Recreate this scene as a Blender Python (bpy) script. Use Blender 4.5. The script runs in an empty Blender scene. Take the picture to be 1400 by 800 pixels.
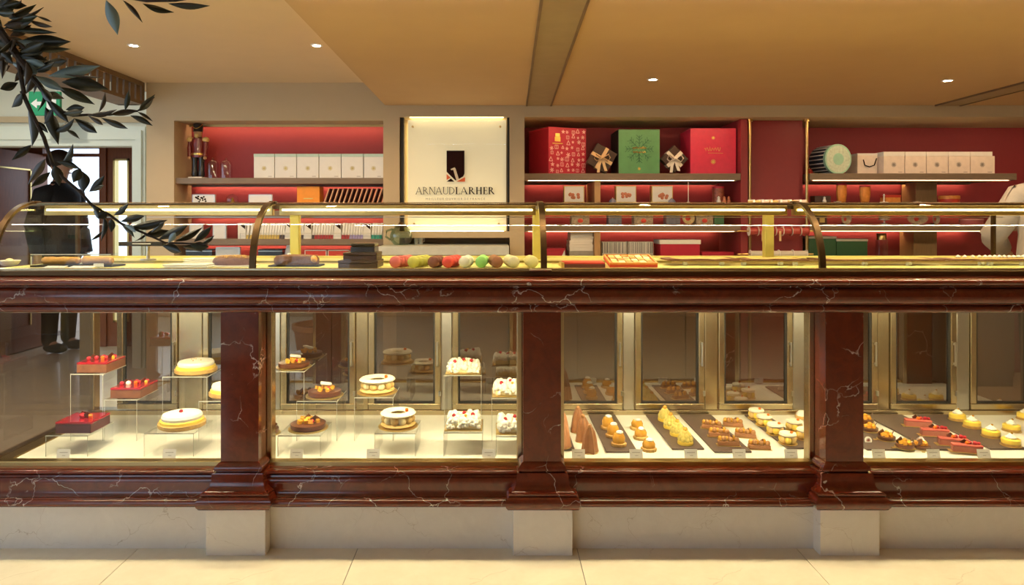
import bpy, math, random
from mathutils import Vector, Matrix
random.seed(7)
PI = math.pi
C = bpy.context.scene.collection
scn = bpy.context.scene

# ------------------------------------------------------------------ camera, sky, exposure
F = 934.0                                  # focal length in pixels of the 1400 px frame
VX, VY, EYE = 676.0, 300.0, 1.30           # vanishing point, eye height
cam = bpy.data.cameras.new('camera'); camo = bpy.data.objects.new('camera', cam); C.objects.link(camo)
camo.location = (0, 0, EYE); camo.rotation_euler = (PI / 2, 0, 0)
cam.sensor_fit = 'HORIZONTAL'; cam.sensor_width = 36; cam.lens = 36 * F / 1400
cam.shift_x = (700 - VX) / 1400; cam.shift_y = -(400 - VY) / 1400
cam.clip_start = 0.05
scn.camera = camo
world = bpy.data.worlds.new('sky'); scn.world = world; world.use_nodes = True
bg = world.node_tree.nodes['Background']
bg.inputs[0].default_value = (0.66, 0.82, 1.0, 1); bg.inputs[1].default_value = 1.5
vs = scn.view_settings
vs.view_transform = 'Standard'; vs.look = 'None'; vs.gamma = 1; vs.use_curve_mapping = False
vs.exposure = 0.8
scn.cycles.transparent_max_bounces = 40
scn.cycles.max_bounces = 10
scn.cycles.sample_clamp_indirect = 4
WARM = (1.0, 0.60, 0.27); YEL = (1.0, 0.80, 0.34); AMB = (1.0, 0.50, 0.22)

# ------------------------------------------------------------------ materials
MATS = {}
def nodes_of(name):
    m = bpy.data.materials.new(name); m.use_nodes = True
    nt = m.node_tree; return m, nt, nt.nodes, nt.links
def M(name, col, rough=.5, metal=0., ns=25., na=.10, bump=0., coat=0., emit=0., sss=0., spec=.5, stretch=None):
    if name in MATS: return MATS[name]
    m, nt, N, L = nodes_of(name); b = N['Principled BSDF']
    tc = N.new('ShaderNodeTexCoord'); no = N.new('ShaderNodeTexNoise'); no.inputs['Scale'].default_value = ns; no.inputs['Detail'].default_value = 4
    src = tc.outputs['Object']
    if stretch:
        mp = N.new('ShaderNodeMapping'); mp.inputs['Scale'].default_value = stretch; L.new(src, mp.inputs[0]); src = mp.outputs[0]
    L.new(src, no.inputs['Vector'])
    mx = N.new('ShaderNodeMix'); mx.data_type = 'RGBA'
    mx.inputs[6].default_value = tuple(max(0, c * (1 - na * 1.6)) for c in col) + (1,)
    mx.inputs[7].default_value = tuple(min(1, c * (1 + na)) for c in col) + (1,)
    L.new(no.outputs['Fac'], mx.inputs[0]); L.new(mx.outputs[2], b.inputs['Base Color'])
    b.inputs['Roughness'].default_value = rough; b.inputs['Metallic'].default_value = metal
    b.inputs['Specular IOR Level'].default_value = spec
    if coat: b.inputs['Coat Weight'].default_value = coat; b.inputs['Coat Roughness'].default_value = .06
    if sss: b.inputs['Subsurface Weight'].default_value = sss; b.inputs['Subsurface Radius'].default_value = (.01, .006, .004)
    if bump:
        bp = N.new('ShaderNodeBump'); bp.inputs['Strength'].default_value = bump; bp.inputs['Distance'].default_value = .01
        L.new(no.outputs['Fac'], bp.inputs['Height']); L.new(bp.outputs[0], b.inputs['Normal'])
    MATS[name] = m; return m
def EM(name, col, s):
    if name in MATS: return MATS[name]
    m, nt, N, L = nodes_of(name); N.remove(N['Principled BSDF'])
    e = N.new('ShaderNodeEmission'); e.inputs[0].default_value = tuple(col) + (1,); e.inputs[1].default_value = s
    L.new(e.outputs[0], N['Material Output'].inputs[0]); MATS[name] = m; return m
def GLASS(name, tint=(1, 1, 1), base=0.0, ior=1.45, rough=0.0, gain=1.0):
    if name in MATS: return MATS[name]
    m, nt, N, L = nodes_of(name); N.remove(N['Principled BSDF'])
    t = N.new('ShaderNodeBsdfTransparent'); t.inputs[0].default_value = tuple(tint) + (1,)
    g = N.new('ShaderNodeBsdfAnisotropic'); g.inputs['Roughness'].default_value = rough
    fr = N.new('ShaderNodeFresnel'); fr.inputs[0].default_value = ior
    ge = N.new('ShaderNodeNewGeometry')
    ad = N.new('ShaderNodeMath'); ad.operation = 'MULTIPLY_ADD'; ad.inputs[1].default_value = gain; ad.inputs[2].default_value = base; ad.use_clamp = True
    iv = N.new('ShaderNodeMath'); iv.operation = 'SUBTRACT'; iv.inputs[0].default_value = 1
    mu = N.new('ShaderNodeMath'); mu.operation = 'MULTIPLY'
    L.new(fr.outputs[0], ad.inputs[0]); L.new(ge.outputs['Backfacing'], iv.inputs[1])
    L.new(ad.outputs[0], mu.inputs[0]); L.new(iv.outputs[0], mu.inputs[1])
    mx = N.new('ShaderNodeMixShader'); L.new(mu.outputs[0], mx.inputs[0]); L.new(t.outputs[0], mx.inputs[1]); L.new(g.outputs[0], mx.inputs[2])
    L.new(mx.outputs[0], N['Material Output'].inputs[0]); MATS[name] = m; return m
def MARBLE(name, base, base2, vein, vscale, rough, vein_w=.02, coat=.3, patch=.5):
    m, nt, N, L = nodes_of(name); b = N['Principled BSDF']
    tc = N.new('ShaderNodeTexCoord')
    n1 = N.new('ShaderNodeTexNoise'); n1.inputs['Scale'].default_value = vscale * .9; n1.inputs['Detail'].default_value = 6
    L.new(tc.outputs['Object'], n1.inputs['Vector'])
    ma = N.new('ShaderNodeVectorMath'); ma.operation = 'MULTIPLY_ADD'; ma.inputs[1].default_value = (.42, .42, .42)
    L.new(n1.outputs['Color'], ma.inputs[0]); L.new(tc.outputs['Object'], ma.inputs[2])
    vo = N.new('ShaderNodeTexVoronoi'); vo.feature = 'DISTANCE_TO_EDGE'; vo.inputs['Scale'].default_value = vscale
    L.new(ma.outputs[0], vo.inputs['Vector'])
    r = N.new('ShaderNodeMapRange'); r.inputs[1].default_value = 0; r.inputs[2].default_value = vein_w; r.inputs[3].default_value = 1; r.inputs[4].default_value = 0
    L.new(vo.outputs[0], r.inputs[0])
    n2 = N.new('ShaderNodeTexNoise'); n2.inputs['Scale'].default_value = vscale * 1.3; n2.inputs['Detail'].default_value = 3
    L.new(tc.outputs['Object'], n2.inputs['Vector'])
    r2 = N.new('ShaderNodeMapRange'); r2.inputs[1].default_value = patch; r2.inputs[2].default_value = patch + .16
    L.new(n2.outputs['Fac'], r2.inputs[0])
    mu = N.new('ShaderNodeMath'); mu.operation = 'MULTIPLY'; L.new(r.outputs[0], mu.inputs[0]); L.new(r2.outputs[0], mu.inputs[1])
    n3 = N.new('ShaderNodeTexNoise'); n3.inputs['Scale'].default_value = vscale * 4; n3.inputs['Detail'].default_value = 8; n3.inputs['Roughness'].default_value = .65
    L.new(ma.outputs[0], n3.inputs['Vector'])
    m1 = N.new('ShaderNodeMix'); m1.data_type = 'RGBA'; m1.inputs[6].default_value = tuple(base) + (1,); m1.inputs[7].default_value = tuple(base2) + (1,)
    L.new(n3.outputs['Fac'], m1.inputs[0])
    m2 = N.new('ShaderNodeMix'); m2.data_type = 'RGBA'; m2.inputs[7].default_value = tuple(vein) + (1,)
    L.new(mu.outputs[0], m2.inputs[0]); L.new(m1.outputs[2], m2.inputs[6]); L.new(m2.outputs[2], b.inputs['Base Color'])
    b.inputs['Roughness'].default_value = rough; b.inputs['Coat Weight'].default_value = coat; b.inputs['Coat Roughness'].default_value = .08
    MATS[name] = m; return m

MARBLE('red_marble', (.050, .007, .0035), (.190, .026, .009), (.62, .48, .42), 4.6, .16, .011, .5, .48)
MARBLE('cream_stone', (.66, .60, .54), (.80, .75, .68), (.52, .44, .36), 4.0, .42, .006, .1, .45)
MARBLE('floor_stone', (.66, .58, .42), (.82, .76, .60), (.50, .40, .28), 2.2, .24, .006, .15, .5)
M('ceiling_lit', (.66, .50, .33), .85, ns=6, na=.03)  # lighter tone: the daylight reaching this bay is put into the colour
M('soffit_shaded', (.52, .345, .185), .85, ns=6, na=.03)  # darker tone: the soffit's weaker light is put into the colour
M('wall_paint', (.50, .395, .255), .8, ns=8, na=.03)
M('white_paint', (.72, .76, .68), .55, ns=6, na=.03)
M('cream_wall', (.70, .70, .60), .8, ns=6, na=.03)
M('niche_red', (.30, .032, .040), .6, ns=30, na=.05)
M('niche_red_shaded', (.25, .018, .030), .6, ns=30, na=.05)  # left niche's red with the deeper niche's shade put into the colour
M('panel_red', (.24, .022, .030), .5, ns=30, na=.05)
M('shelf_wood', (.20, .145, .10), .5, ns=14, na=.2, stretch=(1, 12, 12))
M('oak', (.48, .29, .13), .5, ns=12, na=.2, stretch=(10, 10, 1))
M('door_wood', (.25, .080, .030), .5, ns=8, na=.25, stretch=(12, 12, 1))
M('vent_wood', (.19, .12, .065), .55, ns=10, na=.15)
M('dark', (.012, .010, .009), .6)
M('black_cloth', (.010, .010, .012), .9, ns=90, na=.4, bump=.4)
M('brass', (.62, .44, .17), .28, 1.0, ns=40, na=.06)
M('bronze', (.10, .060, .028), .42, 1.0, ns=40, na=.08)
M('steel', (.62, .60, .55), .30, 1.0, ns=30, na=.05)
M('champagne', (.60, .50, .32), .26, 1.0, ns=30, na=.05)
M('deck_white', (.80, .79, .72), .32, ns=10, na=.03)
M('brass_lit', (.80, .68, .17), .38, .55, ns=30, na=.05)  # brass with the yellow case light put into its colour
M('deck_lit_yellow', (.80, .75, .26), .35, ns=10, na=.04)  # cream deck, yellow glow of the case strip put into the colour
M('slate', (.10, .066, .055), .5, ns=60, na=.2)
M('card_white', (.80, .79, .76), .5, ns=30, na=.03)
M('ink', (.018, .010, .008), .9, spec=.1)
M('grey_ink', (.25, .22, .20), .6)
M('faint_ink', (.42, .39, .35), .7)
GLASS('glass_front', (.99, .99, .97), 0, 1.42)
GLASS('glass_end', (.56, .50, .47), .03, 1.45)
GLASS('glass_top', (.985, .99, .975), 0, 1.42)
GLASS('glass_door', (.58, .50, .44), .28, 1.5)
GLASS('acrylic', (.975, .98, .975), .015, 1.35)
GLASS('acrylic_matt', (.98, .98, .97), 0, 1.15)
GLASS('glass_clear', (.96, .97, .98), .02, 1.5)
M('acrylic_edge', (.50, .50, .44), .3, ns=20, na=.03)
EM('led_yellow', (1.0, .80, .26), 15); EM('led_case', (1, .87, .52), 115); EM('led_shelf', (1, .60, .30), 6); EM('led_glow', (1, .62, .32), 16); EM('led_niche_white', (1, .60, .32), 10); EM('led_niche_top', (1, .66, .36), 21); EM('led_sign_low', (1, .80, .42), 15); EM('led_sign_top', (1, .80, .42), 5)
EM('led_sign', (1, .76, .34), 9); EM('led_line', (1, .83, .54), 88); EM('lamp', (1, .86, .62), 30)

# ------------------------------------------------------------------ mesh helpers
class MB:
    def __init__(s): s.v = []; s.f = []
    def add(s, vs, fs):
        o = len(s.v); s.v += [tuple(p) for p in vs]; s.f += [tuple(i + o for i in f) for f in fs]; return s
    def box(s, x0, x1, y0, y1, z0, z1, rot=None):
        vs = [(x0, y0, z0), (x1, y0, z0), (x1, y1, z0), (x0, y1, z0), (x0, y0, z1), (x1, y0, z1), (x1, y1, z1), (x0, y1, z1)]
        if rot: vs = [rot @ Vector(p) for p in vs]
        return s.add(vs, [(0, 3, 2, 1), (4, 5, 6, 7), (0, 1, 5, 4), (1, 2, 6, 5), (2, 3, 7, 6), (3, 0, 4, 7)])
    def cbox(s, c, d, rot=None):
        x, y, z = (k / 2 for k in d); R = rot or Matrix()
        if len(R) == 3: R = R.to_4x4()
        return s.box(-x, x, -y, y, -z, z, Matrix.Translation(c) @ R)
    def prism(s, pts, axis, a, b):            # polygon (u,v) pushed along an axis: 'x':(y,z) 'y':(x,z) 'z':(x,y)
        n = len(pts)
        def mk(t):
            return [{'x': (t, u, v), 'y': (u, t, v), 'z': (u, v, t)}[axis] for u, v in pts]
        A = sum(pts[i][0] * pts[(i + 1) % n][1] - pts[(i + 1) % n][0] * pts[i][1] for i in range(n))
        fl = (A > 0) != (axis == 'y')
        if (b < a): fl = not fl
        fs = [tuple(range(n - 1, -1, -1)), tuple(range(n, 2 * n))] + [(i, (i + 1) % n, n + (i + 1) % n, n + i) for i in range(n)]
        if not fl: fs = [tuple(reversed(f)) for f in fs]
        return s.add(mk(a) + mk(b), fs)
    def lathe(s, prof, n=20, M_=None, sx=1, sy=1, flute=0, nf=0, caps=True):   # prof (r,z) bottom to top
        vs = []; fs = []
        for r, z in prof:
            for k in range(n):
                a = 2 * PI * k / n; q = r * (1 + (flute * math.cos(nf * a) if nf else 0))
                vs.append(Vector((q * math.cos(a) * sx, q * math.sin(a) * sy, z)))
        for j in range(len(prof) - 1):
            for k in range(n): fs.append((j * n + k, j * n + (k + 1) % n, (j + 1) * n + (k + 1) % n, (j + 1) * n + k))
        if caps: fs.append(tuple(range(n - 1, -1, -1))); fs.append(tuple(range((len(prof) - 1) * n, len(prof) * n)))
        if M_ is not None: vs = [M_ @ p for p in vs]
        return s.add(vs, fs)
    def ball(s, c, r, n=8, m=5, sz=1., sx=1., sy=1., R=None):
        prof = [(max(r * math.sin(PI * (j + .02) / (m + .04)), 1e-5), -r * math.cos(PI * (j + .02) / (m + .04)) * sz) for j in range(m + 1)]
        T = Matrix.Translation(c)
        if R is not None: T = T @ R
        return s.lathe(prof, n, T, sx, sy)
    def tube(s, pts, r, n=8, closed=False):
        P = [Vector(p) for p in pts]; k = len(P); rr = r if isinstance(r, (list, tuple)) else [r] * k
        vs = []; fs = []; up = Vector((0, 0, 1))
        for i, p in enumerate(P):
            a = P[(i - 1) % k] if (closed or i > 0) else p; b = P[(i + 1) % k] if (closed or i < k - 1) else p
            t = (b - a).normalized(); u = t.cross(up)
            if u.length < 1e-3: u = t.cross(Vector((1, 0, 0)))
            u.normalize(); w = u.cross(t)
            for q in range(n):
                an = 2 * PI * q / n; vs.append(p + (u * math.cos(an) + w * math.sin(an)) * rr[i])
        for i in range(k if closed else k - 1):
            j = (i + 1) % k
            for q in range(n): fs.append((i * n + q, i * n + (q + 1) % n, j * n + (q + 1) % n, j * n + q))
        if not closed: fs.append(tuple(range(n - 1, -1, -1))); fs.append(tuple(range((k - 1) * n, k * n)))
        return s.add(vs, fs)
    def torus(s, R, r, n=24, m=8, c=(0, 0, 0), sz=1.):
        vs = []; fs = []
        for i in range(n):
            a = 2 * PI * i / n
            for j in range(m):
                b = 2 * PI * j / m; q = R + r * math.cos(b)
                vs.append((c[0] + q * math.cos(a), c[1] + q * math.sin(a), c[2] + r * math.sin(b) * sz))
        for i in range(n):
            for j in range(m): fs.append((i * m + j, ((i + 1) % n) * m + j, ((i + 1) % n) * m + (j + 1) % m, i * m + (j + 1) % m))
        return s.add(vs, fs)
    def build(s, name, mat, parent=None, loc=None, smooth=True, ang=40, bevel=0, fix=True):
        me = bpy.data.meshes.new(name); me.from_pydata(s.v, [], s.f); me.update()
        if fix or smooth:
            import bmesh
            bm = bmesh.new(); bm.from_mesh(me); bmesh.ops.recalc_face_normals(bm, faces=bm.faces) if fix else None; bm.to_mesh(me); bm.free()
        if smooth:
            me.shade_smooth()
            try: me.set_sharp_from_angle(angle=math.radians(ang))
            except Exception: pass
        me.materials.append(MATS[mat] if isinstance(mat, str) else mat)
        o = bpy.data.objects.new(name, me); C.objects.link(o)
        if loc is not None: o.location = loc
        if parent is not None: o.parent = parent
        if bevel:
            bv = o.modifiers.new('bevel', 'BEVEL'); bv.width = bevel; bv.segments = 2; bv.limit_method = 'ANGLE'
        return o
def tag(o, label=None, cat=None, group=None, kind=None):
    if label: o['label'] = label
    if cat: o['category'] = cat
    if group: o['group'] = group
    if kind: o['kind'] = kind
    return o
def thing(name, label, cat, loc=(0, 0, 0), rz=0, group=None):
    o = bpy.data.objects.new(name, None); C.objects.link(o); o.empty_display_size = .05
    o.location = loc; o.rotation_euler = (0, 0, rz); return tag(o, label, cat, group)
def wpart(o, root):                           # a part whose mesh is in world coordinates
    o.parent = root; o.matrix_parent_inverse = Matrix.Translation(-Vector(root.location)); return o
def struct(o): o['kind'] = 'structure'; return o
KIDS = {}
def copy_tree(o, parent=None):
    c = o.copy(); C.objects.link(c)
    if parent is not None: c.parent = parent; c.matrix_parent_inverse = o.matrix_parent_inverse.copy()
    for ch in list(o.children): copy_tree(ch, c)
    return c
def place(proto, used, loc, rz=0, label=None, group=None, s=None):
    o = proto if not used else copy_tree(proto)
    o.location = loc; o.rotation_euler = (0, 0, rz)
    if s: o.scale = (s, s, s)
    if label: o['label'] = label
    if group: o['group'] = group
    return o
def X(px, Y): return (px - VX) * Y / F
def Z(py, Y): return EYE - (py - VY) * Y / F
def P(px, py, Y): return Vector((X(px, Y), Y, Z(py, Y)))
def onz(px, py, z):
    Y = (EYE - z) * F / (py - VY); return Vector((X(px, Y), Y, z))

# ================================================================== THE SETTING
def bx(name, mat, *boxes, smooth=False, **k):
    m = MB()
    for b in boxes: m.box(*b)
    return m.build(name, mat, smooth=smooth, **k)
# floor with tiles laid in rows
flo = struct(bx('floor', 'grey_ink', (-5.4, 5.4, -2.2, 8.0, -.08, -.005)))
TW = .866
tile_me = None
for i in range(-5, 8):
    for j in range(-6, 7):
        x0 = -1.406 + TW * i; y0 = 2.40 + TW * j
        if x0 > 5.3 or x0 < -5.6 or y0 > 7.9: continue
        if tile_me is None:
            t = bx('tile', 'floor_stone', (.0015, TW - .0015, .0015, TW - .0015, -.02, 0)); tile_me = t.data
        else:
            t = bpy.data.objects.new('tile', tile_me); C.objects.link(t)
        t.location = (x0, y0, 0); t.parent = flo
struct(bx('pavement', 'cream_stone', (-12, 4, 8.0, 16, -.10, -.02)))
# ceilings: higher bay, lowered soffit, bay over the door side
struct(bx('ceiling', 'ceiling_lit', (-2.75, -.80, -2.2, 5.35, 2.30, 3.0)))
struct(bx('ceiling_soffit', 'soffit_shaded', (-.80, 5.3, -2.2, 5.85, 2.135, 3.0)))
struct(bx('ceiling_door_side', 'cream_wall', (-5.3, -2.75, -2.2, 7.6, 2.95, 3.05)))
# back wall with two niches and the sign recess
struct(bx('wall_back', 'wall_paint',
   (-2.548, -2.345, 5.0, 5.35, 0, 2.30), (-2.345, -.814, 5.0, 5.35, 2.023, 2.30), (-.814, -.696, 5.0, 5.35, 0, 2.30),
   (-.696, .112, 5.0, 5.35, 2.05, 2.30), (-.696, .112, 5.0, 5.35, 1.165, 1.212), (.112, .2195, 5.0, 5.86, 0, 2.135),
   (.2195, 5.3, 5.0, 5.025, 2.05, 2.135), (.2195, 5.3, 5.025, 5.86, 2.078, 2.135), (-2.548, -2.45, 5.35, 6.1, 0, 3.0)))
struct(bx('wall_niche_left', 'niche_red', (-2.345, -.814, 5.29, 5.35, 0, 2.023)))
struct(bx('wall_niche_right', 'niche_red_shaded', (.2195, 5.3, 5.80, 5.86, 0, 2.078)))
struct(bx('wall_alcove', 'shelf_wood', (-.696, .112, 5.28, 5.34, 0, 1.165)))
struct(bx('wall_sign_recess', 'wall_paint', (-.696, .112, 5.10, 5.28, 1.212, 2.05)))
# door side wall with white architrave
struct(bx('wall_door_side', 'cream_wall', (-5.3, -2.548, 6.0, 6.12, 1.942, 2.95), (-3.167, -2.548, 6.0, 6.12, 0, 1.942), (-5.3, -4.95, 6.0, 6.12, 0, 1.942)))
tr = MB()
for a, b, d in ((0, .035, .030), (.035, .085, .045), (.085, .108, .022)):
    tr.box(-5.1, -3.167 + b, 6.0 - d, 6.0, 1.942 + a * 1.6, 1.942 + b * 1.6)
    tr.box(-3.167 + a, -3.167 + b, 6.0 - d, 6.0, 0, 1.942 + a * 1.6)
struct(tr.build('trim_1', 'white_paint', smooth=False))
struct(bx('trim_2', 'wall_paint', (-5.2, -3.06, 5.975, 6.0, 2.15, 2.20)))
# other walls: windows to the street on the left and behind, plain on the right
struct(bx('wall_left', 'cream_wall', (-5.4, -5.2, -2.2, -1.2, 0, 3), (-5.4, -5.2, 4.2, 7.6, 0, 3), (-5.4, -5.2, -1.2, 4.2, 0, .35), (-5.4, -5.2, -1.2, 4.2, 2.6, 3)))
struct(bx('wall_right', 'wall_paint', (5.2, 5.4, -2.2, 5.86, 0, 3)))
struct(bx('wall_front', 'wall_paint', (-1.6, 5.4, -2.3, -2.2, 0, 3), (-5.4, -4.9, -2.3, -2.2, 0, 3), (-4.9, -1.6, -2.3, -2.2, 0, .4), (-4.9, -1.6, -2.3, -2.2, 2.5, 3)))
def window(name, axis, a0, a1, p, z0, z1, n):
    m = MB(); w = .05
    def b(u0, u1, v0, v1):
        if axis == 'x': m.box(u0, u1, p - .04, p + .04, v0, v1)
        else: m.box(p - .04, p + .04, u0, u1, v0, v1)
    b(a0, a1, z0, z0 + w); b(a0, a1, z1 - w, z1)
    for i in range(n + 1):
        c = a0 + (a1 - a0) * i / n; b(max(a0, c - w / 2), min(a1, c + w / 2), z0, z1)
    o = struct(m.build(name, 'door_wood', smooth=False))
    for i in range(n):
        u0 = a0 + (a1 - a0) * i / n + w / 2; u1 = a0 + (a1 - a0) * (i + 1) / n - w / 2; g = MB()
        if axis == 'x': g.box(u0, u1, p - .004, p + .004, z0 + w, z1 - w)
        else: g.box(p - .004, p + .004, u0, u1, z0 + w, z1 - w)
        g.build('window_pane', 'glass_clear', o, smooth=False)
window('window_1', 'y', -1.2, 4.2, -5.3, .35, 2.6, 4)
window('window_2', 'x', -4.9, -1.6, -2.25, .4, 2.5, 3)
# entrance lobby behind the architrave
struct(bx('wall_lobby', 'door_wood', (-3.05, -2.95, 6.12, 7.0, 0, 2.3), (-5.3, -2.95, 6.12, 7.0, 2.10, 2.25),
   (-5.3, -4.63, 7.0, 7.08, 0, 2.10), (-4.63, -4.03, 7.0, 7.08, 2.03, 2.10), (-5.2, -5.05, 6.12, 7.0, 0, 2.10)))
d1 = struct(bx('door_1', 'door_wood', (-4.035, -3.965, 6.97, 7.09, 0, 2.10), (-3.965, -3.90, 7.0, 7.08, 0, 2.10), (-3.74, -2.95, 7.0, 7.08, 0, 2.10),
   (-3.90, -3.74, 7.0, 7.08, 0, .25), (-3.90, -3.74, 7.0, 7.08, 1.92, 2.10), (-4.63, -4.035, 7.0, 7.08, 1.945, 1.975)))
f = MB(); f.box(-3.90, -3.882, 6.985, 7.06, .25, 1.92); f.box(-3.758, -3.74, 6.985, 7.06, .25, 1.92); f.box(-3.90, -3.74, 6.985, 7.06, 1.902, 1.92); f.box(-3.90, -3.74, 6.985, 7.06, .25, .268)
f.build('glazing_bead', 'brass', d1, smooth=False)
bx('window_pane', 'glass_clear', (-3.882, -3.758, 7.02, 7.026, .268, 1.902)).parent = d1
bx('window_pane', 'glass_clear', (-4.63, -4.035, 7.02, 7.026, 1.975, 2.03)).parent = d1
leaf = struct(bx('door_2', 'door_wood', (-4.68, -4.635, 6.13, 7.0, .01, 1.96), (-4.635, -4.625, 6.13, 6.30, .01, 1.96), (-4.635, -4.625, 6.82, 7.0, .01, 1.96),
   (-4.635, -4.625, 6.30, 6.82, 1.80, 1.96), (-4.635, -4.625, 6.30, 6.82, .01, .25)))
f = MB(); f.box(-4.633, -4.620, 6.30, 6.315, .25, 1.80); f.box(-4.633, -4.620, 6.805, 6.82, .25, 1.80); f.box(-4.633, -4.620, 6.30, 6.82, 1.785, 1.80)
f.build('panel_bead', 'brass', leaf, smooth=False)
# carved ventilation cornice along the ceiling
vc = thing('ventilation_cornice', 'brown wooden slotted ventilation cornice running under the ceiling by the doorway', 'air vent', (-2.65, 5.0, 2.135))
wpart(bx('casing', 'vent_wood', (-2.75, -2.60, 2.9, 5.0, 2.135, 2.145), (-2.75, -2.575, 2.9, 5.0, 2.285, 2.30), (-2.75, -2.56, 4.96, 5.0, 2.135, 2.30)), vc)
wpart(bx('upper_rail', 'vent_wood', (-2.60, -2.555, 2.9, 4.96, 2.268, 2.30)), vc)
wpart(bx('lower_rail', 'vent_wood', (-2.60, -2.56, 2.9, 4.96, 2.135, 2.160)), vc)
sl = None; pitch = .078
for k in range(26):
    y = 4.96 - pitch * (k + 1)
    if sl is None: sl = bx('slat', 'vent_wood', (.004, .012, .012, pitch - .012, 2.160 - 2.135, 2.268 - 2.135)); o = sl
    else: o = bpy.data.objects.new('slat', sl.data); C.objects.link(o)
    o.parent = vc; o.location = (.072, y - 5.0, 0)
# flush ceiling slots
for nm, x0, x1, x2, x3, lb in (('a', .178, .353, .2355, .412, 'dark flush ventilation strip in the ceiling pointing at the framed sign'), ('b', 3.20, 3.39, 3.215, 3.395, 'dark flush ventilation strip in the ceiling above the white gift bags')):
    cv = thing('ceiling_vent', lb, 'air vent', ((x2 + x3) / 2, 4.98, 2.125)); yb = 1.6 if nm == 'a' else 2.2
    e = (x2 - x0) / 2.4; xa, xb = x2 - e * (4.98 - yb), x3 - e * (4.98 - yb)
    m = MB(); m.prism([(x2, 4.98), (x3, 4.98), (xb, yb), (xa, yb)], 'z', 2.129, 2.135); wpart(m.build('louvre_panel', M('vent_panel', (.33, .24, .135), .6, ns=12), smooth=False), cv)
    for xs, xe in ((xa, x2), (xb, x3)):
        m = MB(); m.prism([(xe - .006, 4.98), (xe + .006, 4.98), (xs + .006, yb), (xs - .006, yb)], 'z', 2.124, 2.135); wpart(m.build('edge_trim', 'vent_wood', smooth=False), cv)

# lamps recessed in the ceilings (four in view, two added unseen on the door side)
dl = None
def downlight(x, y, z, label, power=26, group='recessed ceiling downlights', col=(1, .66, .34)):
    t = thing('ceiling_downlight', label, 'downlight', (x, y, z), 0, group)
    m = MB(); m.lathe([(.023, -.004), (.034, -.004), (.034, 0), (.023, 0), (.023, -.004)], 24, caps=False); m.build('ring', 'card_white', t)
    m = MB(); m.lathe([(.0228, -.003), (.0228, 0)], 20); m.build('lens', 'lamp', t)
    l = bpy.data.lights.new('downlight_beam', 'SPOT'); l.energy = power; l.color = col; l.spot_size = math.radians(160); l.spot_blend = .6; l.shadow_soft_size = .03
    lo = bpy.data.objects.new('downlight_beam', l); C.objects.link(lo); lo.parent = t; lo.location = (0, 0, -.012)
downlight(-2.07, 3.92, 2.30, 'round recessed spotlight in the higher ceiling near the ventilation cornice')
downlight(-1.02, 3.92, 2.30, 'round recessed spotlight in the higher ceiling close to the lowered soffit')
downlight(.944, 4.07, 2.135, 'round recessed spotlight in the soffit in front of the red gift boxes')
downlight(2.72, 4.10, 2.135, 'round recessed spotlight in the soffit in front of the white gift bags')
downlight(-3.9, 4.6, 2.95, 'added unseen spotlight in the tall ceiling brightening the white architrave', 42, col=(1, .93, .78))  # unseen lamp added to brighten the doorway wall and its trim
downlight(-3.9, 2.6, 2.95, 'added unseen spotlight in the tall ceiling over the shop floor', 20, col=(1, .93, .78))  # second unseen lamp, added for more light on the door side
lt = thing('linear_ceiling_light', 'long slim linear light set in the ceiling over the counter front', 'ceiling light', (.9, 2.545, 2.124))
wpart(bx('housing', 'steel', (-.75, 4.5, 2.515, 2.53, 2.126, 2.135), (-.75, 4.5, 2.560, 2.566, 2.130, 2.135)), lt)
wpart(bx('diffuser', 'led_line', (-.75, 4.5, 2.532, 2.558, 2.128, 2.134)), lt)
lt = thing('linear_ceiling_light', 'long slim linear light set in the higher ceiling beside the olive tree', 'ceiling light', (-1.7, 2.545, 2.289))
wpart(bx('housing', 'steel', (-2.7, -.85, 2.515, 2.53, 2.291, 2.30), (-2.7, -.85, 2.560, 2.566, 2.295, 2.30)), lt)
wpart(bx('diffuser', 'led_line', (-2.7, -.85, 2.532, 2.558, 2.293, 2.299)), lt)

# ================================================================== MARBLE COUNTER
ct = thing('display_counter', 'long dark red marble counter with glazed pastry cases and cream stone plinth', 'counter', (.2, 3.1, 0))
XL, XR = -2.12, 2.72
def run(name, mat, prof, x0, x1, **k):
    m = MB(); m.prism(prof, 'x', x0, x1); return wpart(m.build(name, mat, **k), ct)
def arc(cy, cz, r, a0, a1, n=6, ry=None): return [(cy + (ry or r) * math.cos(math.radians(a0 + (a1 - a0) * i / n)), cz + r * math.sin(math.radians(a0 + (a1 - a0) * i / n))) for i in range(n + 1)]
corn = [(2.90, 1.075)] + arc(2.622, 1.060, .0150, 90, 270, 8, .022) + [(2.634, 1.044), (2.634, 1.040)] + arc(2.634, 1.005, .033, 88, 180, 5, .022) + arc(2.634, 1.005, .03, 180, 262, 5, .018) + [(2.642, .974), (2.642, .970)] + arc(2.655, .955, .015, 90, 270, 8, .018) + [(2.68, .938), (2.90, .938)]
corn = [(y - .030 if y < 2.7 else y, min(z + .002, 1.0748)) for y, z in corn]
run('cornice', 'red_marble', corn, XL - .05, XR)
wpart(bx('counter_slab', 'shelf_wood', (XL, XR, 2.90, 3.53, .945, 1.075)), ct)
sill = [(2.79, .305)] + arc(2.712, .297, .008, 90, 270, 6, .012) + [(2.706, .286), (2.704, .280)] + arc(2.700, .257, .022, 90, 180, 5, .008) + arc(2.672, .232, .026, 20, -60, 5, .022)[1:] + [(2.672, .209), (2.672, .206)] + arc(2.672, .190, .015, 90, 270, 8, .014) + [(2.70, .172), (2.79, .172)]
run('sill_moulding', 'red_marble', sill, XL, XR)
run('plinth', 'cream_stone', [(2.698, 0), (2.698, .172), (2.79, .172), (2.79, 0)], XL, XR, smooth=False)
wpart(bx('base_cabinet', 'shelf_wood', (XL, XR, 2.79, 3.53, 0, .298)), ct)
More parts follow.
